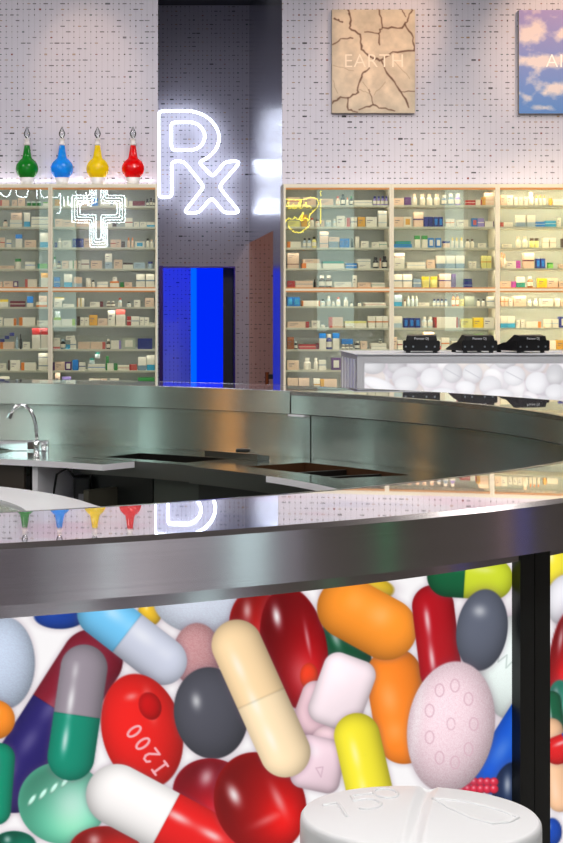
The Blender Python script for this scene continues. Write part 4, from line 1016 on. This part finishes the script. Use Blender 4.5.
# items: x0,x1,height(px),kind+colours ; '^' after the kind stacks it on the item before
BAYS = {
 'leftmost cabinet': (ROWL, [
  "0,9,6,clPr 12,17,6,cPr 18,25,8,cP 27,31,4.5,jGE 31.8,36,4.5,jGE 36.8,41,4.5,jGE 43,48,4,ctWg",
  "3,7.5,7,bPK 10,22,7,csWs 11,22,7,cP^ 24,30,14,cbWC 31.5,48.5,5,csWS 31.5,48.5,5,csWS^",
  "0,4.5,10,csPr 6.5,11,8,csWB 15.5,22,13,ctWB 24.5,36,7.5,cP 40,48,14.5,cbWC",
  "0,14,3,cP 14.6,21,10,jWG 25,35,7,csWB 37.5,47.5,5,clgT",
  "0,2.4,5.5,cPV 3.6,13,6,cP 13.4,18,6,coVW 25,37,8,clWr 41,48,14,ctWo",
  "0,8,7.5,ctWY 10,25,6,csMW 27,33,10.5,cbBW 36,47,5,cbWO 39,47,6,cPr^",
  "0,2.5,8,cW 4,16,7,crWO 19,35,8,clWO 37,48,5,cW",
  "0,14,7,clPO 0,4.3,3,cNN^ 4.8,9,3,cNN^ 9.5,14,3,cNN^ 15.5,18.3,13,tsS 19.3,22,15,tKK 23,29.8,7,cW 32,40.5,21,ctWR 41,48,21,ctWR",
  "0,6,7,cW 8,9.6,10,cDD 10.4,20,10,cW 21,36,7.5,clWO 38.5,47.8,9,csWS 38.5,47.8,8,csWS^",
  "0,9,14,cW 12,24,8,cP 28,40,9,cW"]),
 'second cabinet': (ROWL, [
  "54.6,59.8,6.5,coo 63,70,5,cW 72,80,6,cW 82,90,5,cP 92,98,8,csBW 100,110,6,cW 113,122,5,cW 124,128,8,bWW 129,145,5,clMW 146,148.8,7,bKK 149.6,152.6,8,bDK 153,155.2,7,bKK",
  "55,62.8,8,cP 63.2,75,7,cP 76,90,7,cP 93,104,6,cP 107,112,5,cW 112.6,116.5,5,cDD 125,132.6,9,csWR 134,139,5,cWG 140,146.6,5,cW 147,154.8,5,cbWC",
  "54.6,57,5,cNW 57.5,62,9,bWW 62.4,71.4,7,cW 72.5,77.8,9,cNN 78.1,83.5,9,cNN 84,92,9,cP 96,106,6,cW 110.5,116,8,csPR 116.3,121,8,cP 121.3,125,6,cDP 127,130.2,10,tPO 130.8,134,10,tPO 135,144.6,6,coWC 146,149.6,9,bWK 150,153.4,8,bWP",
  "53,56.4,12,bEG 57,61,7.5,bDN 62,68.6,8,cP 69,73.6,8,crWG 74,77,8,cP 78,80.6,8,cW 81.2,89,9,csWM 90.8,102,8,cP 105,112,6.5,cs 105,112,8.5,cW^ 114,122.4,9,cP 123,133,6,ctWD 134,145,6,cs 148,153,7,jsN",
  "53.8,60,10,csBs 64,72,13,cbWC 74,82,10,cbPs 86,91,9,jWW 91.4,95,7,bWK 97,108,5.5,csWs 110,119,6,ctWO 112.6,117,4,cW^ 120,124,5,jGG 124.6,132,5,cP 136.2,145,13,csWS 146,154.6,13,csWS",
  "54,62,6.5,cW 54.5,64,3,ctWY^ 63,74,3,cW 77.4,80,9,clWO 80.6,84,9,clWY 90,99.6,5,cW 100,103,5.5,cMM 106.5,110.6,6,bDW 111,115,6,bDW 118,122,9,bEr 127,131,5,bEK 134,140.4,7,cW 145,154,9,cP",
  "53.5,61,8,ctWL 54.5,60.5,6,jEE^ 61.4,75,6.5,crWL 77,80,9,cDW 80.4,84.4,8,cW 84.8,88.8,8,cW 89.2,97.5,10.5,coo 98,107.6,7,cP 108,115,15,cW 116,125.4,16,ctWr 127,131,9,csRW 131.4,139.2,9,csWS 140,144,8,cW 144.6,149,8,cW 149.4,155,3,cW",
  "53,60,6,cbWr 53,60,5,cW^ 60.4,65.4,10,bKs 65.6,70,4.5,cCC 70.4,76,9,csWS 66,75,4,cW^ 78,90,7,csPP 90.4,105.4,7,crPr 106.4,110.4,10,bDW 111,121,8.5,crWv 122.4,135.4,11,coHW 137.6,152.4,10.5,coNN",
  "53,54.6,8,cVV 55,64.6,8.5,cP 65,71.4,8.5,coVW 72.4,78.4,10.5,coBB 79,85.4,8,csWN 88,105,6,csWB 89.5,94.5,6,jET^ 95,100,6,jET^ 105.6,113.4,7,clWG 105.8,108.8,7,cGG^ 114,117.4,7,cGG 118,129,5,csWr 129.4,137,6,clrR 138,146.4,13,cbWS 146.8,154.8,15,cbWC",
  "55,60,18,cPr 62,71,14,cvW 76,86,8,cPr 89,99.6,12,cW 100.6,107,12,cPO 110,119,12,csWS 123,134,7,cW 138,154.6,13,ctsG"]),
 'third cabinet': (ROWR, [
  "287.5,300,8,csPr 303,316,8,cP 320,333.4,6.5,cP 336,340,9,bPr 341,345.4,11,bKK 346,349,8,tWO 349.8,353,9,bKG 354,372,5,csWS 373.2,376.8,9,bvN 377.2,380.8,9,bvN 381.2,384.8,9,bvN 385.2,388.8,9,bvN",
  "288,300,6,cy 301.4,307.4,12,coo 310,314.4,9,bWr 315.4,320.4,7.5,bPD 321,324.4,6.5,cP 326,331.4,6.5,jEW 333,336.4,8,bEW 337,345,11,cW 345.6,350,9,clrW 351,357,9.5,csWS 358,365.2,9.8,coo 365.8,377,9.8,cW 378.4,387,8,csWs 378.4,387,8,csWs^",
  "287.4,301,6,clWO 303,306.6,9.5,bsK 307.6,311.2,9.5,bsK 312,316.6,11,byK 320,328.4,8,csPS 320,328.4,8,csPS^ 329,338,6,cSS 329,339.6,4.5,cP^ 340,344.6,9,cBB 345,349.4,9,cBB 351,353.4,9,tKK 355,359.4,11,jWW 361,368.6,6.5,cW 372.4,379,5.5,cW 379.6,387,6,csWT",
  "287.4,299,8,csPM 287.4,299,7,cP^ 302,321,5,clWO 303,319.6,4,cP^ 323,344,7,ctWT 346,357,5,csBW 358,370.6,4.5,cW 356.6,370.6,4.5,csWS^ 373.4,378.8,11,bKK 379.2,381.6,10,tPR 382.2,387.6,12,bKK",
  "287.4,295,6.5,cRR 295.4,313,6.5,csPS 313.5,316.2,8,tKK 319,325.4,12,bDW 325.8,332.2,12,bDW 334,351.6,5.5,cW 353,357,12,cW 357.6,371,5,cP 371.6,385,4.8,csWT",
  "287.2,293,9,coBC 293.4,300,9,coBC 302,320,5.5,ceWO 321,325,7,bEK 327,331,10,bEW 332,335,5,bEW 336.4,340.6,9,bEr 344,348.4,9,bWE 350.4,353,4,bWK 358,361.4,4,bWS 365,386,3.6,csWR",
  "287.4,305.6,6,cP 306,309,6,cRR 312,320,7,cW 321,325,4,bWS 329.4,343,10.5,clPr 345,366.6,6.5,ctWy 368.4,375.4,11.5,csWO 376,382.6,11.5,csWO 383.2,388.6,11.5,csWO",
  "287.4,294,12,cAA 294.4,297.4,8,bKE 299,316,4.8,csRP 316.4,319,6,cMM 319.4,326,16,ctWB 326.4,332.4,15,bNW 332.8,339.4,16,ctWB 341.8,345,5,bDW 345.6,349,5,bDW 349.6,353,5,bDW 341.8,353,5,cBN^ 355,360,8,bKW 360.8,367.2,8,cP 371,386.6,6,csWH 379,382,4,bKE^",
  "287.4,299,9.5,cP 304,311.4,12,bWW 314,318.4,12,bWW 318.8,326,9.8,csWS 331.6,341,12,coVW",
  "287.4,298,12.5,cbPS 298.6,309.4,12.5,cbPS 314,320,12,csWo 320.4,337,11.5,clPo"]),
 'fourth cabinet': (ROWR, [
  "393.8,404,7,cP 404.6,411,8,cVV 412.4,417.4,11,bWP 420,425.4,11,bWP 427,432.6,11,bWP 434.4,440,11,bWP 442,447,10,bSW 448.4,454,11.5,bSW 455.4,461,11.5,bvW 466,475.6,5,csRW 476,481.8,5.5,crWR 482.4,485.6,8,coo 486.4,495.6,6.5,csPW 486.4,495.6,6,csPW^",
  "393.8,403.6,9.8,cP 404,411.6,9.8,coWo 414,423.4,14.5,csPV 424,428.4,9.8,coNN 428.8,433,9.8,coNN 434,438.4,9.8,coNB 438.8,443,9.8,coNB 446,450,8,csWO 450.4,454.6,8,csWO 457,468.4,7,cW 472,477.6,8.5,coBr 478,484,8.5,csvW 486,496,5.5,ceWV",
  "393.8,412,3.5,csBG 396,411,3,csTB^ 415,420,12,ctWG 422.4,427.6,12,ctWG 428.4,434,9.6,coBW 435.8,441.2,9.6,coBW 443,450,6.5,ctPN 451,454.2,10,tWY 455.4,458.6,10,tWY 460,463.6,10,tWY 466,470,8.5,bWD 470.6,474.4,8.5,bWD 479,486,4.5,cW",
  "394.2,404.6,7.5,cWR 394.2,404.6,7.5,csWR^ 407,425.4,6,csWs 427,435.4,8.5,cP 436.4,445.6,12.5,cbWS 446.4,455,12.5,cbWS 455.8,464.6,12.5,cbWS 469,472.4,7,cW 472.8,476.4,7,cW 482,486.4,12.5,csyo 486.8,491.4,12.5,csyo",
  "394.2,402.4,13,csWS 403,412,13,csWS 413.4,421.4,8.5,csSW 422,429.8,10.8,jyY 430.6,438,10.8,jyY 439.4,451,13.4,csPV 451.4,456,13.4,cVV 464,472.4,4.5,csNs 464.4,472,4,csNG^",
  "394,402,11,cbsC 403.4,406.6,6.5,tWA 407.6,410.6,10,tEW 411.4,414.4,10,tEW 415.4,418.4,10,tEW 419,429.4,3.5,cW 433,436.2,7,bsN 436.8,440,7,bsN 440.6,443.8,7,bsN 444.4,447.6,7,bsN 452,455,12,bOD 456,459.4,12,bOD 460,464,7,cy 465,474,9.6,coHH 477,480.6,7,bWK 482,485.6,7,bWK 489,495.8,9.6,csWS",
  "394,402,11.5,cbWs 403.6,408.4,9.6,coNB 409.4,414.4,9.6,coNB 415.4,420.4,9.6,coNB 422,427,11,bEW 428,433,11,bEW 435,458,10.4,ceWR 461,472.6,9,cy 473.4,483.6,10,cYo 484,494,10,cW",
  "394,397,12,cP 397.6,402.6,9,csWR 407,415,8,cW 423.4,434,17,cP 436,441,9,cbWr 441.6,449.4,11.5,csWO 452,461,8,cW 475,483.4,15,cgG 485,494,9,cP",
  "394.4,404,8,cW 406,412,10,cP", "394.4,404,8,cW 406,412,10,cP"]),
 'rightmost cabinet': (ROWR, [
  "501,506.6,10,cPr 507,513,10,cW 514,518,8,cW 519,523,8,cW 524,528,8.5,cW 528.6,534,13,bWP 535,538,10,tWO 539,542,10,tWO 543,546,10,tWO 550,552,7,coo 553,564,6,csWP",
  "501,513,4.5,clWr 516.4,525.4,11.5,cbWS 527,535.4,11.5,cbWs 536,545,5,csBW 545.6,556,6,csCW 557,561,9,cW",
  "503,512,3.5,cW 516,521,11,bWP 523,528,11,bWP 530,534.4,9.5,jyD 534.8,539.2,9.5,jyD 543,549,9.8,csWP 550,556,9.8,csWP 562,566,9,cD",
  "500.6,502.8,15,tPO 503.2,505.6,14,tWO 506.4,516,7,cW 516.4,520.4,7.5,cXX 524,534,15,csPM 536,540.4,9.6,coNB 540.8,545.4,9.6,coNB 547.4,554,5.5,jgG 559,567,4,cP",
  "500.6,511,6,cP 511.4,516,6,cXX 516.6,525,5,cTW 516.6,525,5.5,cW^ 528,533.6,11,bAW 538,547,9,cYY 547.4,558,9.4,cP 559,570,6,cP",
  "501,504.2,9,csPO 504.6,508,9,csPO 509,513,7.5,cW 514,526,10,cP 528,532,7,bEW 534,538,8,bEW 541,553,7.5,cW 555,560,8,cW 561,569,6,cP",
  "500.6,507,11.5,cbWC 507.4,515,11.5,cbWC 516,520,7.5,cW 521,525,8,cW 526,541,6,crWO 545,551.8,8.5,csWs 552.4,558.6,8.5,csWs 559.4,570,11,coNW",
  "501,508,6,cbWC 509,520,8,cW 530,540,7,cW 548,556,8.5,clWR 556.6,566,9,cor",
  "501,511,8,cW 514,522,9,cP"])}
LIM = {b: (PXX(p0+2.1, YC)+.002, PXX(p1-2.1, YC)-.002) for b, p0, p1 in (('leftmost cabinet', -55.5, 50.2), ('second cabinet', 50.4, 157.5), ('third cabinet', 283.6, 391.6), ('fourth cabinet', 391.8, 497.6), ('rightmost cabinet', 497.8, 604))}
for bay, (rows, data) in BAYS.items():
    for ri, line in enumerate(data):
        prev = None; ordn = 0
        for it in line.split():
            x0, x1, h, code = it.split(','); x0, x1, h = float(x0), float(x1), float(h)
            on = code.endswith('^'); code = code.rstrip('^')
            if code[0] == 'c':
                k = code[:2] if code[1] in 'btlrseo' and len(code) >= 4 else 'c'
                rest = code[len(k):]
            else: k = code[0]; rest = code[1:]
            if k == 'c' and rest[0] not in COLS: rest = rest[1:]
            c = rest[0] if rest and rest[0] in COLS else 'W'; c2 = rest[1] if len(rest) > 1 and rest[1] in COLS else c
            yy = YC+.04+random.uniform(0, .012); s = yy/F
            zb_ = PZ(rows[ri], YC+.01)+.0003
            if on and prev: zb_ = prev[0]; yy = prev[1]+.002
            w_, hh = (x1-x0)*s*.985, h*s
            cx_ = PXX((x0+x1)/2, yy)
            lo_, hi_ = LIM[bay]; cx_ = min(max(cx_, lo_+w_/2), hi_-w_/2)
            ordn += 1
            where = '%s item, %s shelf, %s' % (ORD[ordn-1], ORD[ri], bay)
            if k[0] == 'c':
                dpt = min(.12, max(.05, w_*.8))
                ob = carton(w_, hh, dpt, c, c2, k).build('medicine_carton', [cm(c), cm(c2), INKM], None, loc=(cx_, yy, zb_))
                ds = CN[c]+(' and '+CN[c2] if k != 'c' and c2 != c else '')
                tag(ob, '%s carton, %s' % (ds, where), 'carton', 'cartons on the cabinet shelves')
            else:
                nm = {'b': 'medicine_bottle', 'j': 'medicine_jar', 't': 'medicine_vial'}[k]
                ob = bottle(w_, hh, c, c2, k).build(nm, [cm(c), cm(c2), cm('W')], None, loc=(cx_, yy, zb_))
                autosmooth(ob, 40)
                tag(ob, '%s %s, %s cap, %s' % (CN[c], nm.split('_')[1], CN[c2], where), nm.split('_')[1], nm.split('_')[1]+'s on the cabinet shelves')
            prev = (zb_+hh+.0003, yy)

# ------------------------------------------------------------------ neon signs on the wall behind the viewer (mirrored in the cabinet glass)
YN = -4.5; YV = 2*(YC+.006)-YN; sv = YV/F
def V(px, py): return Vector(((px-PX)*sv, 0, EYE+(HZ-py)*sv))
cr = empty('neon_cross', (0, YN, 0))
tag(cr, 'white neon pharmacy cross of nested outlines, mirrored in the cabinet glass', 'neon sign')
NW2 = emitm('neon_white_far', (.85, .92, 1, 1), 26); NY2 = emitm('neon_yellow', (1, .82, .04, 1), 17)
cxp, cyp = 98.5, 209
for k in range(4):
    ax, ay, bx_, by_ = 26.5-k*2.6, 38-k*2.6, 8.6-k*2.0, 13.5-k*2.6
    P = [(bx_, by_), (bx_, ay), (-bx_, ay), (-bx_, by_), (-ax, by_), (-ax, -by_), (-bx_, -by_), (-bx_, -ay), (bx_, -ay), (bx_, -by_), (ax, -by_), (ax, by_)]
    B = MB(); B.tube(resample([V(cxp+a, cyp+b) for a, b in P], 2), .0085, 6, closed=True); B.build('neon_tube', NW2, cr, smooth=True)
sg = empty('neon_script', (0, YN+.03, 0))
tag(sg, 'white neon lettering, mirrored along the top of the left cabinet glass', 'neon sign')
for P in ([(-4, 186), (1, 194), (5, 197), (9, 196), (12, 188)], [(15, 186), (17, 196), (22, 197.5), (27, 197), (29, 186)], [(37, 186), (37, 198)], [(40.5, 187), (41, 196), (45, 198.5), (49, 196), (50, 188)],
          [(52, 197), (58, 198), (60.5, 192), (60.5, 213), (57, 213.5)], [(64, 196), (64, 207)], [(68, 196), (68, 205), (71, 206), (72, 197)], [(76, 191), (78, 204), (83, 205), (84, 196)], [(86, 192), (88, 206), (92, 206), (92, 192)]):
    B = MB(); B.tube(resample([V(a, b) for a, b in P], 2, False), .008, 6); B.build('neon_tube', NW2, sg, smooth=True)
ys = empty('neon_bubble', (0, YN+.02, 0))
tag(ys, 'yellow neon handwriting in a bubble outline, mirrored in the cabinet glass', 'neon sign')
for P in ([(280, 199), (287, 199.5), (300, 200), (306, 199), (309, 197.5), (317, 198.5), (319, 203), (317, 208), (311, 213), (309, 217), (309, 226)], [(309, 226), (304, 230), (301, 233), (293, 232), (288, 226)],
          [(284, 209), (289, 201), (289, 210), (294, 203), (292, 209), (297, 208), (299, 203), (302, 199), (299, 209), (304, 207), (306, 201), (306, 209), (310, 205), (311, 209)],
          [(286, 207), (292, 206), (300, 205), (308, 206)], [(285, 222), (289, 217), (292, 221), (295, 216), (298, 221), (302, 214), (304, 211), (300, 222), (306, 217), (308, 221)],
          [(320.5, 191), (320.5, 196)], [(320.5, 199), (320.5, 224)]):
    B = MB(); B.tube(resample([V(a, b) for a, b in P], 2, False), .0085, 6); B.build('neon_tube', NY2, ys, smooth=True)
